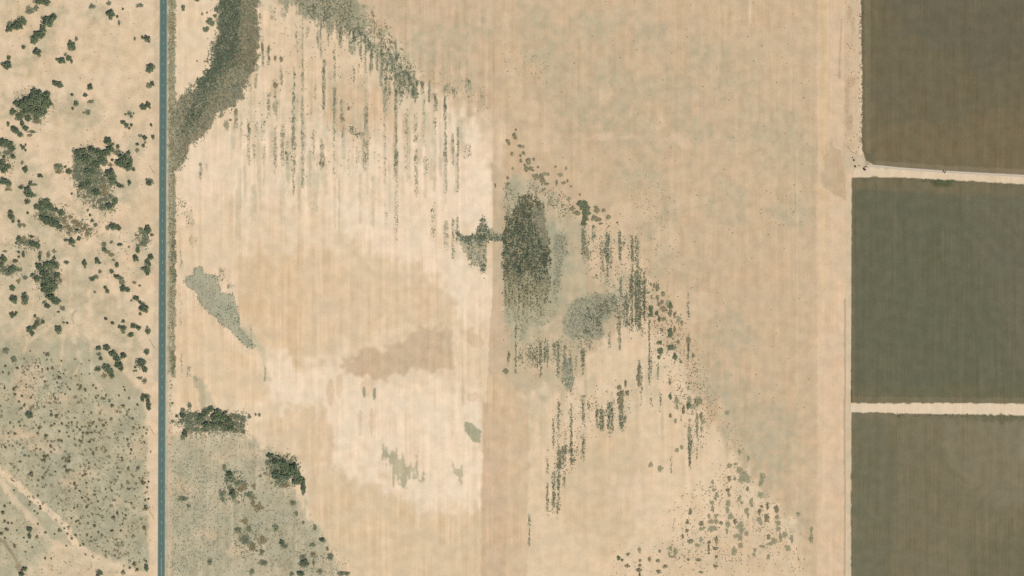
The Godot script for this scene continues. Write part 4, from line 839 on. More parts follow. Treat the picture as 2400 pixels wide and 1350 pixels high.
func scatter(called: String, points: Array, dens: float, jx: float, jy: float, streak: float, cols: Array, size := 1.0, step := 1.6, gaps := 0.45) -> void:
	var poly := PackedVector2Array()
	var r := Rect2(points[0], Vector2.ZERO)
	for p in points:
		poly.append(p)
		r = r.expand(p)
	r = r.grow(maxf(jx, jy) * 1.6).intersection(Rect2(-40, -26, 2480, 1402))
	if not spots.has(called):
		spots[called] = [[], []]
	var y := r.position.y
	while y < r.end.y:
		var x := r.position.x
		while x < r.end.x:
			var px := x + rng.randf() * step
			var py := y + rng.randf() * step
			var q := Vector2(px + rng.randfn() * jx * 0.5 + warp_noise.get_noise_2d(px, py) * jx, py + rng.randfn() * jy * 0.5 + warp_noise2.get_noise_2d(px, py) * jy)
			if Geometry2D.is_point_in_polygon(q, poly):
				var keep := dens
				if streak > 0.0:
					var s := clump_noise.get_noise_2d(px * 3.2, py * 0.28) * 1.7 + 0.5
					keep = dens * lerpf(1.0, clampf(s, 0.0, 1.0), streak)
				var cl := clump_noise.get_noise_2d(px * 1.3 + 500.0, py * 0.9) * 1.5 + 0.65
				keep *= clampf(cl, gaps, 1.0)
				if rng.randf() < keep:
					var w := at(px, py)
					w.y = dune(w)
					var s2 := size * rng.randf_range(0.7, 1.5)
					var b := Basis(Vector3.UP, rng.randf() * TAU).scaled(Vector3(s2, s2 * rng.randf_range(0.6, 1.1), s2))
					spots[called][0].append(Transform3D(b, w))
					var drift := clump_noise.get_noise_2d(px * 0.55 + 90.0, py * 0.45 - 70.0) * 0.9 + 0.5 + rng.randfn() * 0.16
					var c: Color = cols[clampi(int(drift * cols.size()), 0, cols.size() - 1)]
					spots[called][1].append(shade(c * WEED_TONE, 0.16))
			x += step
		y += step

func row_weeds(called: String, rows: Array, cols: Array, dens := 0.8, size := 0.72, gaps := 0.12) -> void:
	for r in rows:
		var w: float = r[3] if r.size() > 3 else 4.0
		var d: float = r[4] if r.size() > 4 else dens
		scatter(called, box(r[0] - w * 0.5, r[1], r[0] + w * 0.5, r[2]), d, 1.6, 12.0, 0.2, cols, size, 1.25, gaps)


# [x, from, to, width, density]
const UPPER_ROWS := [
		[745, 50, 112, 4], [770, 70, 100, 4], [797, 68, 108, 6], [820, 80, 125, 5], [830, 80, 118, 6], [845, 85, 150, 5], [857, 95, 165, 4], [870, 100, 170, 7, 0.85], [884, 110, 160, 5], [893, 115, 195, 6, 0.85], [905, 120, 235, 5, 0.8], [917, 130, 175, 7, 0.8], [928, 120, 200, 9, 0.95], [938, 150, 238, 9, 0.6], [949, 165, 205, 12, 0.95], [958, 170, 222, 6, 0.6], [968, 175, 226, 9, 0.95], [990, 195, 222, 6, 0.9], [1006, 190, 235, 2.5, 0.9], [1047, 200, 215, 12, 0.7], [1062, 210, 222, 8, 0.6], [1098, 192, 215, 12, 0.5], [1130, 205, 235, 12, 0.35], [640, 20, 50, 14, 0.25], [660, 22, 40, 20, 0.3],
		[616, 95, 128], [616, 135, 150], [629, 107, 143, 5], [584, 175, 205, 6], [600, 180, 200, 6], [645, 195, 265, 8, 0.35], [659, 160, 195, 4], [661, 165, 200, 3], [690, 165, 205], [709, 50, 195, 2.5, 0.5], [709, 183, 207, 6], [752, 60, 130, 2.5],
		[759, 138, 258, 6, 0.9], [752, 40, 80, 3], [784, 110, 180, 4, 0.6], [784, 215, 262, 6], [800, 235, 285, 5], [830, 150, 190, 3], [825, 95, 125, 4], [740, 195, 230, 3, 0.4], [695, 70, 105, 4, 0.4], [720, 70, 90, 6, 0.4],
		[553, 255, 300, 7, 0.6], [530, 285, 302, 8], [566, 285, 315, 4, 0.35], [583, 285, 322, 6, 0.8], [583, 330, 378, 4, 0.5], [595, 345, 375, 5, 0.3], [603, 285, 310, 4, 0.4], [617, 288, 312, 9, 0.5], [617, 345, 370, 4, 0.5], [630, 218, 262, 7, 0.5], [645, 235, 265, 10, 0.5], [645, 300, 390, 6, 0.45], [662, 300, 380, 8, 0.45], [672, 330, 390, 5, 0.4],
		[688, 215, 330, 6, 0.75], [688, 330, 400, 10, 0.45], [688, 400, 450, 4, 0.4], [709, 225, 300, 4, 0.6], [709, 300, 440, 6, 0.4], [735, 300, 370, 4, 0.35], [755, 335, 388, 10, 0.5], [783, 230, 330, 5, 0.55], [783, 330, 400, 4, 0.35], [803, 300, 340, 5, 0.3], [818, 360, 400, 4, 0.25],
		[858, 255, 298, 7, 0.9], [857, 300, 390, 12, 0.42], [838, 345, 385, 8, 0.3], [900, 200, 260, 6, 0.6], [902, 260, 420, 4, 0.3], [913, 200, 235, 4, 0.7], [928, 195, 260, 6, 0.9], [929, 260, 385, 4, 0.6], [928, 355, 400, 7, 0.7], [929, 400, 520, 7, 0.25], [950, 270, 310, 12, 0.4], [950, 330, 400, 8, 0.2], [974, 200, 225, 7, 0.8], [974, 270, 330, 7, 0.45], [975, 350, 450, 7, 0.35], [994, 225, 330, 4, 0.25], [998, 370, 400, 12, 0.2], [1006, 200, 235, 3, 0.6], [1021, 222, 256, 7, 0.85], [1019, 280, 310, 5, 0.3], [1043, 228, 270, 6, 0.95], [1044, 270, 335, 3, 0.7], [1044, 330, 375, 7, 0.55], [1045, 375, 450, 5, 0.2], [1062, 310, 385, 4, 0.6], [1073, 300, 368, 4, 0.8], [1073, 368, 450, 3, 0.35], [1090, 340, 370, 10, 0.2], [1100, 335, 365, 5, 0.3],
		[1015, 480, 560, 10, 0.2], [1045, 520, 575, 9, 0.4], [1062, 510, 600, 4, 0.6], [1072, 515, 560, 4, 0.7], [735, 480, 520, 3, 0.1], [905, 490, 520, 5, 0.2], [930, 510, 560, 5, 0.15], [470, 385, 420, 5, 0.4], [484, 385, 400, 4, 0.3],
	]
const STREAK_ROWS := [
		[1368, 530, 604, 10, 0.65], [1377, 560, 600, 4, 0.5], [1391, 532, 565, 7, 0.9], [1376, 590, 600, 16, 0.5], [1408, 560, 610, 4, 0.4], [1424, 545, 612, 9, 0.85], [1419, 565, 605, 16, 0.4], [1432, 570, 640, 4, 0.4], [1453, 545, 612, 5, 0.75], [1460, 565, 580, 8, 0.5], [1424, 615, 660, 4, 0.5], [1412, 615, 635, 8, 0.45], [1482, 560, 612, 5, 0.9], [1493, 558, 612, 9, 0.5], [1494, 615, 640, 5, 0.8], [1482, 625, 660, 4, 0.8],
		[1495, 640, 722, 15, 0.95], [1480, 650, 700, 7, 0.85], [1510, 650, 735, 6, 0.8], [1496, 715, 765, 13, 0.8], [1482, 690, 770, 3, 0.6], [1510, 735, 760, 3, 0.6], [1466, 700, 762, 10, 0.6], [1455, 650, 690, 6, 0.35], [1450, 745, 775, 8, 0.7], [1452, 775, 815, 6, 0.7], [1428, 780, 820, 6, 0.3], [1522, 740, 895, 3, 0.75], [1527, 845, 875, 4, 0.5], [1498, 850, 905, 5, 0.75], [1504, 870, 925, 2.5, 0.6], [1542, 855, 885, 4, 0.6],
		[1209, 760, 870, 3, 0.75], [1192, 830, 855, 5, 0.5], [1220, 832, 845, 10, 0.5], [1250, 815, 848, 22, 0.6], [1267, 805, 850, 6, 0.85], [1267, 855, 890, 5, 0.5], [1280, 805, 850, 11, 0.7], [1308, 802, 880, 5, 0.8], [1300, 805, 835, 8, 0.5], [1318, 885, 900, 4, 0.5], [1366, 815, 855, 8, 0.85], [1366, 858, 880, 3, 0.4], [1323, 810, 850, 5, 0.6], [1337, 815, 860, 3, 0.4], [1350, 840, 870, 3, 0.5],
		[1456, 955, 1002, 9, 0.85], [1466, 975, 995, 6, 0.6], [1410, 965, 1004, 9, 0.85], [1430, 948, 1004, 13, 0.75], [1399, 960, 1000, 6, 0.7], [1415, 962, 968, 14, 0.7], [1367, 932, 985, 6, 0.8], [1380, 940, 960, 5, 0.4], [1309, 945, 1015, 4, 0.6], [1339, 975, 1095, 4, 0.7], [1339, 950, 975, 3, 0.4], [1297, 985, 1045, 5, 0.45], [1310, 1060, 1100, 9, 0.9], [1309, 1040, 1060, 3, 0.6], [1309, 1100, 1140, 5, 0.85], [1309, 1140, 1190, 3, 0.5], [1322, 1050, 1090, 10, 0.6], [1340, 1052, 1060, 36, 0.6], [1345, 1075, 1085, 8, 0.6], [1368, 1022, 1045, 5, 0.85], [1366, 1050, 1070, 8, 0.5], [1325, 1010, 1040, 3, 0.5], [1298, 1110, 1190, 7, 0.55], [1283, 1068, 1105, 4, 0.6], [1283, 1135, 1200, 4, 0.75], [1322, 1115, 1140, 5, 0.4], [1306, 1180, 1210, 4, 0.4], [1240, 1215, 1275, 4, 0.6],
		[1617, 1020, 1062, 9, 0.9], [1616, 985, 1090, 3, 0.7], [1617, 1062, 1100, 4, 0.6], [1634, 980, 1080, 2.5, 0.4], [1573, 1070, 1105, 3, 0.4], [1526, 930, 960, 4, 0.4], [1547, 920, 960, 4, 0.35], [1503, 930, 950, 3, 0.3],
		[1613, 690, 750, 3, 0.4], [1613, 790, 845, 3, 0.6],
	]
const PATCH_ROWS := [[505, 650, 682, 2.5], [540, 668, 676, 14, 0.6], [520, 630, 655, 14, 0.25], [589, 765, 810, 3, 0.4], [622, 865, 892, 3, 0.8], [442, 868, 876, 8, 0.7], [458, 885, 895, 8, 0.5], [425, 835, 875, 2, 0.5], [424, 690, 780, 1.6, 0.3], [425, 600, 630, 6, 0.3], [440, 490, 500, 20, 0.3], [446, 515, 525, 20, 0.3], [452, 560, 568, 20, 0.3]]
const STUFF_LABELS := {
	"wash_brush": ["dense dark brush filling the wash beside the upper road", "brush"],
	"thicket_brush": ["low grey brush filling the gaps inside the mesquite thickets", "brush"],
	"verge_weeds": ["grey-green weeds in a strip along the road's right side", "weeds"],
	"wedge_weeds": ["grey-green weeds fanning out from the top of the field", "weeds"],
	"row_weeds": ["weeds in thin upright rows across the upper pale field", "weeds"],
	"weed_stand": ["tall dark weed stand beside the dirt track at centre", "weeds"],
	"weed_band": ["dark green weed band left of the central stand", "weeds"],
	"basin_weeds": ["low grey weeds on the patch right of the central stand", "weeds"],
	"streak_weeds": ["olive weeds in broken upright streaks right of centre", "weeds"],
	"crust_weeds": ["sparse grey weeds over the lower left field corner", "weeds"],
	"patch_weeds": ["dark weeds fringing the grey-green patch right of the road", "weeds"],
	"scrub_plants": ["tiny dark scrub plants dotted over the scrub flat", "scrub"],
	"fleck_weeds": ["tiny weeds flecked over the tan eastern field", "weeds"],
}

func build_weeds() -> void:
	rng.seed = 77
	var dark := [Color(0.042, 0.054, 0.034), Color(0.052, 0.064, 0.040), Color(0.066, 0.074, 0.050)]
	var grey := [Color(0.098, 0.104, 0.072), Color(0.125, 0.124, 0.086), Color(0.15, 0.142, 0.10)]
	var brown := [Color(0.105, 0.088, 0.050), Color(0.12, 0.105, 0.066), Color(0.088, 0.080, 0.048)]
	var olive := [Color(0.080, 0.080, 0.048), Color(0.095, 0.088, 0.052), Color(0.075, 0.084, 0.050)]
	var mixed := dark + grey + brown
	# wash
	scatter("wash_brush", pts([512, -30, 602, -30, 602, 150, 598, 165, 580, 175, 565, 230, 530, 255, 500, 270, 490, 300, 465, 320, 440, 345, 425, 385, 408, 398, 405, 260, 420, 226, 456, 205, 481, 180, 495, 150, 495, 110, 515, 70, 510, 40]), 0.72, 14, 14, 0.1, [dark[2], brown[2], grey[0], brown[1], dark[1], grey[0]], 1.05)
	scatter("wash_brush", pts([514, -30, 562, -30, 562, 60, 556, 100, 560, 125, 530, 155, 500, 176, 470, 205, 455, 205, 490, 165, 500, 120, 516, 80]), 0.95, 9, 9, 0.1, [dark[0], dark[0], dark[1]], 1.3)
	scatter("wash_brush", pts([562, -30, 600, -30, 600, 152, 565, 158, 556, 120, 566, 60]), 0.7, 6, 8, 0.1, brown, 1.1)
	scatter("wash_brush", pts([545, 110, 600, 108, 598, 165, 560, 160, 530, 158]), 0.5, 6, 8, 0.1, brown, 1.1)
	scatter("wash_brush", pts([452, 210, 480, 180, 500, 160, 530, 120, 560, 110, 556, 150, 520, 180, 490, 230, 455, 300, 430, 320]), 0.55, 12, 12, 0.0, [dark[0], dark[1]], 1.25)
	# low brush under and between the thickets
	for q in [[75, 245, 44, 36, 0.5], [205, 400, 36, 60, 0.7], [225, 440, 40, 40, 0.6], [120, 500, 40, 22, 0.5], [165, 530, 40, 16, 0.5], [205, 545, 22, 14, 0.4], [110, 650, 30, 40, 0.6], [65, 570, 30, 14, 0.5], [20, 630, 26, 14, 0.5], [490, 990, 78, 24, 0.65], [665, 1105, 40, 42, 0.55], [550, 1140, 30, 40, 0.35], [585, 1270, 30, 40, 0.25], [12, 345, 26, 16, 0.4], [12, 390, 16, 20, 0.4], [335, 560, 16, 22, 0.5], [250, 480, 30, 16, 0.4]]:
		scatter("thicket_brush", oval(q[0], q[1], q[2], q[3]), q[4], 10, 10, 0.0, [Color(0.060, 0.070, 0.042), Color(0.080, 0.086, 0.054), Color(0.096, 0.090, 0.056)], 1.0)
	# road verge
	scatter("verge_weeds", pts([396, -30, 412, -30, 411, 200, 409, 390, 412, 470, 412, 650, 410, 700, 404, 870, 398, 870, 397, 600, 396, 300]), 0.55, 3, 12, 0.2, grey + olive + brown, 1.0)
	scatter("verge_weeds", pts([404, 560, 412, 560, 412, 660, 403, 660]), 0.7, 2, 10, 0.2, dark, 1.1)
	scatter("verge_weeds", pts([398, 820, 410, 820, 411, 860, 404, 880]), 0.8, 2, 4, 0.0, olive, 1.1)
	scatter("verge_weeds", box(396, 870, 402, 1040), 0.18, 3, 14, 0.2, olive, 0.9)
	# wedge at the top
	scatter("wedge_weeds", pts([680, -30, 815, -30, 838, 40, 850, 80, 880, 120, 880, 140, 850, 105, 800, 76, 772, 74, 745, 52, 712, 30]), 0.62, 5, 14, 0.55, grey + dark, 1.0)
	scatter("wedge_weeds", pts([830, 20, 860, 30, 890, 60, 935, 110, 965, 160, 985, 195, 990, 215, 975, 215, 960, 195, 935, 175, 900, 160, 870, 110, 845, 70]), 0.6, 8, 30, 0.95, grey + olive + dark, 1.0, 1.6, 0.05)
	scatter("wedge_weeds", pts([895, 110, 925, 130, 945, 165, 975, 190, 985, 210, 968, 225, 930, 215, 930, 190, 900, 190]), 0.6, 5, 26, 0.9, dark, 1.0)
	scatter("wedge_weeds", pts([610, 15, 680, 20, 740, 60, 830, 90, 920, 180, 1000, 220, 940, 110, 860, 30, 690, 0]), 0.10, 12, 20, 0.5, grey + olive, 0.9)
	scatter("wedge_weeds", pts([975, 150, 1060, 180, 1130, 220, 1160, 260, 1100, 240, 1020, 215]), 0.05, 14, 20, 0.3, olive, 0.9)
	# rows of the upper field: [x, from, to, width, density]
	row_weeds("row_weeds", UPPER_ROWS, grey + olive + dark, 0.7)
	scatter("row_weeds", pts([812, 290, 835, 300, 850, 318, 846, 326, 828, 318, 815, 302]), 0.55, 3, 6, 0.3, grey + dark, 1.0)
	scatter("row_weeds", pts([630, 60, 700, 70, 780, 90, 860, 180, 900, 300, 900, 400, 700, 400, 560, 320, 560, 290, 640, 200]), 0.012, 10, 20, 0.3, olive, 0.9)
	# weeds left of the stand
	scatter("weed_band", pts([1068, 545, 1085, 552, 1112, 552, 1120, 535, 1130, 515, 1136, 505, 1143, 535, 1150, 550, 1182, 552, 1182, 566, 1150, 562, 1140, 565, 1120, 568, 1092, 570, 1076, 560]), 0.9, 3, 7, 0.2, dark, 1.15)
	scatter("weed_band", pts([1090, 562, 1138, 560, 1138, 630, 1132, 645, 1118, 622, 1100, 612, 1090, 590]), 0.5, 3, 16, 0.75, grey + dark, 1.0)
	scatter("weed_band", box(1132, 555, 1137, 640), 0.5, 2, 12, 0.3, dark, 1.0)
	# the stand
	scatter("weed_stand", pts([1178, 560, 1183, 515, 1196, 508, 1212, 490, 1216, 464, 1236, 464, 1266, 474, 1272, 484, 1242, 492, 1256, 520, 1262, 555, 1276, 572, 1287, 575, 1289, 620, 1288, 640, 1180, 640]), 0.85, 5, 20, 0.3, dark + [Color(0.05, 0.056, 0.032)], 1.15)
	scatter("weed_stand", pts([1178, 600, 1289, 600, 1288, 708, 1240, 716, 1222, 720, 1200, 706, 1180, 696]), 0.62, 4, 26, 0.85, dark + brown, 1.05)
	scatter("weed_stand", pts([1215, 462, 1240, 462, 1268, 474, 1274, 486, 1250, 484, 1232, 476, 1216, 482]), 0.8, 2, 4, 0.0, brown + olive, 1.1)
	scatter("weed_stand", pts([1240, 488, 1276, 486, 1284, 540, 1292, 580, 1264, 560, 1256, 520]), 0.4, 4, 12, 0.4, grey, 1.0)
	scatter("weed_stand", pts([1200, 500, 1215, 490, 1228, 495, 1232, 530, 1210, 545]), 0.5, 4, 8, 0.2, brown, 1.1)
	scatter("weed_stand", pts([1178, 695, 1310, 700, 1300, 735, 1284, 740, 1262, 760, 1240, 740, 1226, 800, 1214, 780, 1206, 756, 1180, 738]), 0.34, 5, 34, 0.9, grey + brown, 0.9)
	scatter("weed_stand", pts([1182, 430, 1200, 440, 1212, 480, 1200, 510, 1182, 510]), 0.35, 4, 10, 0.3, grey, 1.0)
	scatter("weed_stand", pts([1300, 548, 1328, 552, 1332, 596, 1314, 625, 1312, 680, 1298, 690]), 0.4, 5, 16, 0.3, grey, 1.0)
	scatter("weed_stand", pts([1270, 440, 1310, 445, 1345, 480, 1345, 510, 1310, 510, 1290, 480]), 0.28, 8, 8, 0.2, grey + olive, 1.0)
	scatter("weed_stand", pts([1230, 420, 1262, 432, 1290, 452, 1270, 455, 1240, 440]), 0.4, 5, 5, 0.1, grey, 1.0)
	# the basin east of it
	scatter("basin_weeds", pts([1320, 748, 1345, 702, 1400, 692, 1450, 694, 1440, 735, 1416, 760, 1410, 788, 1390, 798, 1372, 790, 1342, 798, 1322, 782]), 0.45, 6, 10, 0.1, [Color(0.125, 0.12, 0.082), Color(0.14, 0.132, 0.094)], 0.85)
	scatter("basin_weeds", pts([1360, 725, 1410, 718, 1412, 770, 1375, 785, 1356, 760]), 0.4, 4, 6, 0.0, dark + grey, 1.0)
	scatter("basin_weeds", pts([1392, 702, 1402, 715, 1420, 705, 1425, 720, 1440, 728, 1410, 738, 1395, 722]), 0.55, 3, 4, 0.0, olive, 1.05)
	scatter("basin_weeds", pts([1350, 788, 1392, 788, 1388, 815, 1372, 830, 1362, 822]), 0.35, 3, 8, 0.3, olive + grey, 1.0)
	scatter("basin_weeds", pts([1318, 838, 1340, 835, 1344, 900, 1338, 922, 1322, 905]), 0.4, 3, 10, 0.2, grey, 1.0)
	scatter("basin_weeds", pts([1425, 700, 1470, 690, 1476, 740, 1440, 745]), 0.35, 5, 10, 0.4, grey + dark, 1.0)
	row_weeds("streak_weeds", STREAK_ROWS, [dark[1], dark[2]] + olive, 0.8, 0.95, 0.5)
	scatter("streak_weeds", pts([1360, 540, 1400, 530, 1470, 545, 1530, 650, 1600, 760, 1640, 880, 1660, 960, 1600, 960, 1540, 850, 1500, 760, 1420, 700, 1370, 620]), 0.13, 14, 26, 0.9, olive + dark, 0.95, 1.6, 0.1)
	scatter("streak_weeds", pts([1472, 640, 1516, 640, 1518, 700, 1512, 775, 1476, 775, 1464, 740]), 0.5, 4, 20, 0.75, dark + olive, 1.05)
	scatter("streak_weeds", pts([1512, 660, 1560, 690, 1590, 740, 1600, 850, 1570, 840, 1540, 780, 1516, 760]), 0.16, 8, 18, 0.7, olive, 1.0)
	scatter("streak_weeds", pts([1230, 800, 1340, 800, 1345, 920, 1320, 920, 1300, 860, 1200, 860]), 0.2, 8, 22, 0.8, grey + olive, 0.95)
	scatter("streak_weeds", pts([1300, 960, 1480, 900, 1475, 1000, 1380, 1010, 1340, 1090, 1300, 1120]), 0.12, 8, 26, 0.85, olive, 0.95)
	scatter("streak_weeds", pts([1570, 920, 1660, 920, 1665, 1010, 1625, 1080, 1600, 1000]), 0.16, 8, 26, 0.8, grey + olive, 0.95)
	scatter("streak_weeds", pts([1300, 1080, 1320, 1060, 1330, 1100, 1310, 1200, 1285, 1210]), 0.2, 5, 16, 0.5, olive, 0.95)
	scatter("streak_weeds", pts([1570, 1190, 1700, 1080, 1800, 1150, 1880, 1260, 1880, 1340, 1580, 1330]), 0.09, 16, 24, 0.6, olive + grey, 0.95, 1.6, 0.1)
	scatter("streak_weeds", pts([1440, 1290, 1560, 1270, 1760, 1290, 1760, 1350, 1440, 1360]), 0.03, 14, 16, 0.3, brown + grey, 0.95)
	scatter("streak_weeds", pts([1560, 760, 1620, 780, 1700, 960, 1760, 1060, 1720, 1060, 1640, 960]), 0.10, 14, 22, 0.6, brown + grey, 0.9)
	# crusted corner and basins
	scatter("crust_weeds", pts([396, 1020, 580, 1030, 640, 1065, 690, 1155, 730, 1220, 780, 1290, 825, 1360, 396, 1360]), 0.11, 12, 24, 0.5, grey + olive, 0.9)
	scatter("crust_weeds", pts([405, 1060, 470, 1080, 500, 1180, 470, 1340, 405, 1350]), 0.14, 12, 26, 0.6, grey, 0.9)
	scatter("crust_weeds", pts([570, 1180, 640, 1200, 700, 1260, 760, 1330, 640, 1345, 580, 1260]), 0.10, 12, 20, 0.3, grey, 0.95)
	scatter("crust_weeds", pts([415, 975, 435, 962, 580, 965, 575, 1022, 430, 1024]), 0.35, 8, 8, 0.0, grey + brown, 1.0)
	var rim := pts([429, 660, 436, 648, 452, 646, 456, 628, 463, 625, 472, 625, 476, 641, 492, 644, 510, 648, 514, 668, 516, 684, 530, 688, 547, 690, 550, 706, 540, 706, 556, 716, 558, 740, 560, 762, 574, 782, 588, 800, 602, 812, 588, 818, 572, 806, 552, 788, 538, 770, 516, 758, 498, 738, 476, 722, 463, 704, 461, 690, 452, 678, 436, 672, 429, 660])
	scatter("patch_weeds", strip(rim, 3.0), 0.6, 3, 3, 0.0, olive, 0.75)
	scatter("patch_weeds", rim, 0.06, 3, 3, 0.0, olive, 0.8)
	scatter("patch_weeds", pts([505, 710, 556, 716, 560, 762, 520, 756, 498, 735]), 0.14, 4, 6, 0.2, olive + dark, 0.8)
	row_weeds("patch_weeds", PATCH_ROWS, olive + grey, 0.7)
	scatter("patch_weeds", pts([410, 460, 425, 462, 445, 478, 425, 500, 412, 500]), 0.18, 6, 8, 0.0, olive, 0.85)
	# scrub flat dots
	scatter("scrub_plants", pts([-40, 870, 40, 830, 130, 850, 180, 880, 240, 910, 330, 960, 346, 1040, 348, 1200, 345, 1330, 200, 1300, 130, 1215, 0, 1095, -40, 1080]), 0.050, 10, 10, 0.0, [Color(0.085, 0.082, 0.05), Color(0.11, 0.09, 0.055), Color(0.075, 0.085, 0.055)], 1.0)
	scatter("scrub_plants", pts([-40, 880, 40, 850, 130, 860, 240, 920, 330, 970, 346, 1040, 348, 1200, 345, 1330, 200, 1300, 130, 1215, 0, 1095, -40, 1080]), 0.014, 8, 8, 0.0, [Color(0.085, 0.08, 0.046), Color(0.075, 0.08, 0.048)], 2.1)
	scatter("scrub_plants", pts([40, 840, 140, 850, 150, 950, 90, 960, 45, 920]), 0.055, 8, 8, 0.0, [Color(0.10, 0.075, 0.045), Color(0.085, 0.08, 0.05)], 0.9)
	scatter("scrub_plants", pts([-40, 1130, 20, 1160, 90, 1240, 160, 1300, 330, 1350, 60, 1360, -40, 1300]), 0.032, 8, 8, 0.0, [Color(0.085, 0.082, 0.05), Color(0.075, 0.085, 0.055)], 1.0)
	scatter("scrub_plants", pts([160, 450, 260, 470, 300, 560, 330, 700, 260, 680, 220, 560, 170, 480]), 0.035, 12, 12, 0.0, [Color(0.12, 0.085, 0.05), Color(0.085, 0.08, 0.05)], 0.9)
	scatter("scrub_plants", pts([0, 560, 130, 590, 160, 740, 60, 830, 0, 800]), 0.016, 12, 12, 0.0, [Color(0.12, 0.085, 0.05), Color(0.085, 0.08, 0.05)], 0.9)
	scatter("scrub_plants", pts([0, 0, 350, 0, 350, 440, 0, 440]), 0.0025, 5, 5, 0.0, [Color(0.12, 0.085, 0.05), Color(0.085, 0.08, 0.05)], 1.0)
	scatter("scrub_plants", pts([180, 440, 210, 440, 210, 470, 180, 470]), 0.2, 6, 6, 0.0, [Color(0.10, 0.08, 0.05)], 0.9)
	# flecks of the tan field
	scatter("fleck_weeds", pts([1190, 0, 1900, 0, 1900, 1000, 1700, 900, 1550, 600, 1400, 450, 1200, 300]), 0.0018, 10, 10, 0.0, olive + grey, 0.9)
	scatter("fleck_weeds", pts([1180, 120, 1280, 130, 1300, 200, 1190, 190]), 0.03, 12, 12, 0.0, grey, 0.9)
	scatter("fleck_weeds", pts([1480, 420, 1560, 430, 1620, 560, 1560, 640, 1490, 540]), 0.03, 14, 16, 0.2, grey, 0.9)
	scatter("fleck_weeds", pts([1770, 440, 1880, 450, 1890, 540, 1780, 540]), 0.012, 8, 8, 0.0, olive, 0.9)
	scatter("fleck_weeds", pts([1980, 0, 2010, 0, 2010, 360, 1980, 360]), 0.02, 6, 8, 0.0, brown, 0.8)
	scatter("fleck_weeds", box(2016, 0, 2024, 350), 0.25, 4, 8, 0.0, [Color(0.085, 0.075, 0.045)], 0.9)
	scatter("fleck_weeds", pts([2090, 970, 2400, 974, 2400, 980, 2090, 976]), 0.3, 3, 4, 0.0, [Color(0.07, 0.07, 0.042)], 0.9)
	scatter("fleck_weeds", pts([2160, 420, 2240, 423, 2238, 430, 2160, 426]), 0.6, 3, 4, 0.0, [Color(0.055, 0.066, 0.034)], 1.0)
	var lm := leaf_mat()
	for called in spots:
		var t: Array = spots[called][0]
		var tuft := tuft_mesh(hash(called) % 9999, 22, 0.36)
		var mm := MultiMesh.new()
		mm.transform_format = MultiMesh.TRANSFORM_3D
		mm.use_colors = true
		mm.mesh = tuft
		mm.instance_count = t.size()
		for i in t.size():
			mm.set_instance_transform(i, t[i])
			mm.set_instance_color(i, spots[called][1][i])
		var o := MultiMeshInstance3D.new()
		o.name = called
		o.multimesh = mm
		o.material_override = lm
		add_child(o)
		tag(o, STUFF_LABELS[called][0], STUFF_LABELS[called][1], "", "stuff")

# ------------------------------------------------------------------ built things
func cyl(r0: float, r1: float, h: float, sides := 10) -> CylinderMesh:
	var c := CylinderMesh.new()
	c.top_radius = r1
	c.bottom_radius = r0
	c.height = h
	c.radial_segments = sides
	c.rings = 1
	return c

func bx(x: float, y: float, z: float) -> BoxMesh:
	var b := BoxMesh.new()
	b.size = Vector3(x, y, z)
	return b

func utility_pole(x: float, y: float, label: String, group: String) -> void:
	var wood := matte(Color(0.13, 0.095, 0.062))
	var glass := matte(Color(0.16, 0.14, 0.12), 0.3)
	var o := base("utility_pole", at(x, y))
	o.position.y = dune(o.position) - 0.1
	tag(o, label, "utility pole", group)
	var p := put("pole", cyl(0.22, 0.15, 12.0), wood, o)
	p.position.y = 6.0
	var a := put("crossarm", bx(2.6, 0.16, 0.14), wood, o)
	a.position = Vector3(0, 11.3, 0.17)
	for s in [-1.15, -0.45, 0.5, 1.15]:
		var i := put("insulator", cyl(0.05, 0.08, 0.24, 8), glass, o)
		i.position = Vector3(s, 11.5, 0.17)

func ditch(called: String, line: Array, half: float, bank: float, tone: Color, label: String) -> void:
	# two low earth banks with a channel between
	var conc := matte(tone)
	var prof := [[-half * 2.0, -0.05], [-half * 1.25, bank], [-half * 0.9, bank], [-half * 0.35, 0.05], [half * 0.35, 0.05], [half * 0.9, bank], [half * 1.25, bank], [half * 2.0, -0.05]]
	var st := SurfaceTool.new()
	st.begin(Mesh.PRIMITIVE_TRIANGLES)
	for i in line.size() - 1:
		var a := at(line[i].x, line[i].y)
		var b := at(line[i + 1].x, line[i + 1].y)
		var side := (b - a).normalized().cross(Vector3.UP)
		for k in prof.size() - 1:
			var q := [a + side * prof[k][0] + Vector3.UP * prof[k][1], b + side * prof[k][0] + Vector3.UP * prof[k][1], b + side * prof[k + 1][0] + Vector3.UP * prof[k + 1][1], a + side * prof[k + 1][0] + Vector3.UP * prof[k + 1][1]]
			for v in [0, 1, 2, 0, 2, 3]:
				st.add_vertex(q[v])
	st.generate_normals()
	var o := put(called, st.commit(), conc)
	tag(o, label, "ditch")

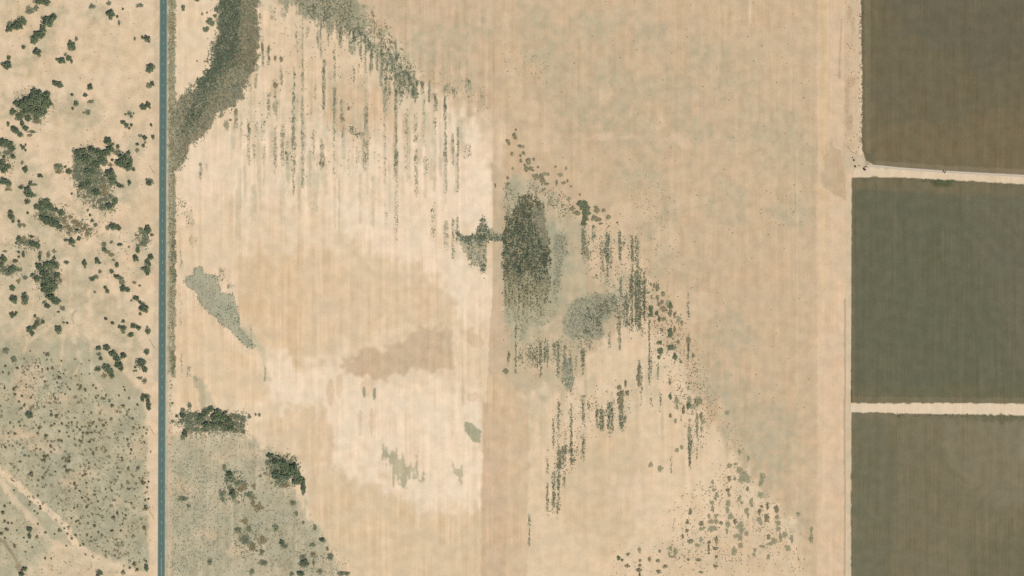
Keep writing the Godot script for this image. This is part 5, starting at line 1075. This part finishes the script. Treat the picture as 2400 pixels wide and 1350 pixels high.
func build_works() -> void:
	var names := ["highest on the left verge", "above the round thicket", "beside the fan shaped road bush", "by the clumps above the scrub flat", "at the top of the scrub flat", "lowest, beside the scrub flat"]
	var ys := [199.0, 401.0, 604.0, 808.0, 1011.0, 1208.0]
	for i in 6:
		utility_pole(358.5 - i * 0.3, ys[i], "wooden utility pole left of the road, " + names[i], "utility poles along the road")
	utility_pole(1993.0, 114.0, "wooden utility pole beside the upper dark crop field's left edge", "utility poles along the farm track")
	utility_pole(1995.0, 356.0, "wooden utility pole above the farm lane junction", "utility poles along the farm track")
	ditch("irrigation_ditch", pts([2032, 388, 2060, 390, 2110, 395, 2220, 403, 2330, 409, 2448, 415]), 0.8, 0.4, Color(0.30, 0.262, 0.20), "pale concrete ditch along the upper side of the farm lane")
	ditch("irrigation_ditch", pts([1981, 700, 1981.5, 900, 1980, 1000, 1981, 1150, 1980.5, 1377]), 0.42, 0.25, Color(0.29, 0.215, 0.145), "narrow earth ditch running down the left of the farm track")
	var conc := matte(Color(0.40, 0.37, 0.30))
	var dark := matte(Color(0.035, 0.03, 0.02), 0.6)
	var rust := matte(Color(0.09, 0.06, 0.035), 0.7)
	var g := base("ditch_gate", at(2213, 402.5))
	g.rotation.y = -0.5
	tag(g, "small concrete gate box set across the pale ditch", "ditch gate")
	for s in [-1.0, 1.0]:
		put("side_wall", bx(0.35, 1.5, 3.4), conc, g).position = Vector3(s * 1.1, 0.7, 0)
	put("gate_panel", bx(1.85, 1.2, 0.12), rust, g).position = Vector3(0, 0.7, 0.3)
	put("lifting_frame", bx(2.5, 0.18, 0.25), rust, g).position = Vector3(0, 1.6, 0.3)
	var w := base("standpipe", at(2025.5, 397))
	tag(w, "dark round standpipe at the start of the farm lane", "standpipe")
	put("tank", cyl(1.15, 1.15, 2.0, 20), dark, w).position.y = 1.0
	put("lid", cyl(1.2, 0.3, 0.35, 20), dark, w).position.y = 2.18
	put("outlet_pipe", bx(3.6, 0.35, 0.35), rust, w).position = Vector3(1.6, 0.5, -3.0)
	put("riser", cyl(0.2, 0.2, 1.4, 10), rust, w).position = Vector3(0, 0.7, -2.4)
	for q in [[2001, 375.5, 1.1, "small dark pump housing nearest the utility pole"], [2004, 390, 1.2, "small dark pump housing left of the standpipe"], [1998, 369.5, 0.7, "smallest brown pump housing below the utility pole"], [2013, 388, 0.7, "narrow brown pump housing between the two dark ones"]]:
		var b := base("pump_housing", at(q[0], q[1]))
		tag(b, q[3], "pump", "pump housings at the farm lane junction")
		var s: float = q[2]
		put("casing", bx(1.0 * s, 0.9 * s, 1.5 * s), rust, b).position.y = 0.45 * s
		put("cap", bx(1.15 * s, 0.12, 1.65 * s), dark, b).position.y = 0.95 * s
		put("motor", cyl(0.3 * s, 0.3 * s, 0.7 * s, 12), dark, b).position.y = 1.3 * s

func _ready() -> void:
	# camera: high above, off to the north-west, lens shifted back onto the block
	var cam := Camera3D.new()
	cam.name = "camera"
	cam.projection = Camera3D.PROJECTION_FRUSTUM
	cam.keep_aspect = Camera3D.KEEP_HEIGHT
	var high := 2600.0
	cam.near = 100.0
	cam.far = 40000.0
	cam.size = 675.0 * cam.near / high
	cam.frustum_offset = Vector2(0.33, -0.23) * cam.near
	add_child(cam)
	cam.position = Vector3(-0.33 * high, high, -0.23 * high)
	cam.rotation = Vector3(-PI / 2.0, 0, 0)
	cam.current = true
	var we := WorldEnvironment.new()
	we.name = "world_environment"
	var e := Environment.new()
	e.background_mode = Environment.BG_SKY
	var sky := Sky.new()
	var sm := ProceduralSkyMaterial.new()
	sm.sky_top_color = Color(0.30, 0.44, 0.64)
	sm.sky_horizon_color = Color(0.70, 0.73, 0.74)
	sm.ground_bottom_color = Color(0.50, 0.43, 0.34)
	sm.ground_horizon_color = Color(0.68, 0.64, 0.57)
	sky.sky_material = sm
	e.sky = sky
	e.tonemap_mode = Environment.TONE_MAPPER_LINEAR
	e.tonemap_exposure = 1.62
	e.sdfgi_enabled = true
	e.ssao_enabled = true
	e.ssil_enabled = true
	we.environment = e
	add_child(we)
	var sun := DirectionalLight3D.new()
	sun.name = "sun"
	sun.light_energy = 1.3
	sun.light_color = Color(1.0, 0.955, 0.88)
	sun.light_angular_distance = 0.5
	sun.shadow_enabled = true
	add_child(sun)
	sun.look_at_from_position(Vector3.ZERO, Vector3(-0.3125, -1.0, -0.52))
	warp_noise.seed = 1
	warp_noise.frequency = 0.045
	warp_noise.fractal_octaves = 4
	warp_noise2.seed = 2
	warp_noise2.frequency = 0.045
	warp_noise2.fractal_octaves = 4
	dune_noise.seed = 3
	dune_noise.frequency = 0.03
	clump_noise.seed = 4
	clump_noise.frequency = 0.05
	clump_noise.fractal_octaves = 3
	paint_soil()
	build_land()
	build_road()
	build_plants()
	build_weeds()
	build_works()
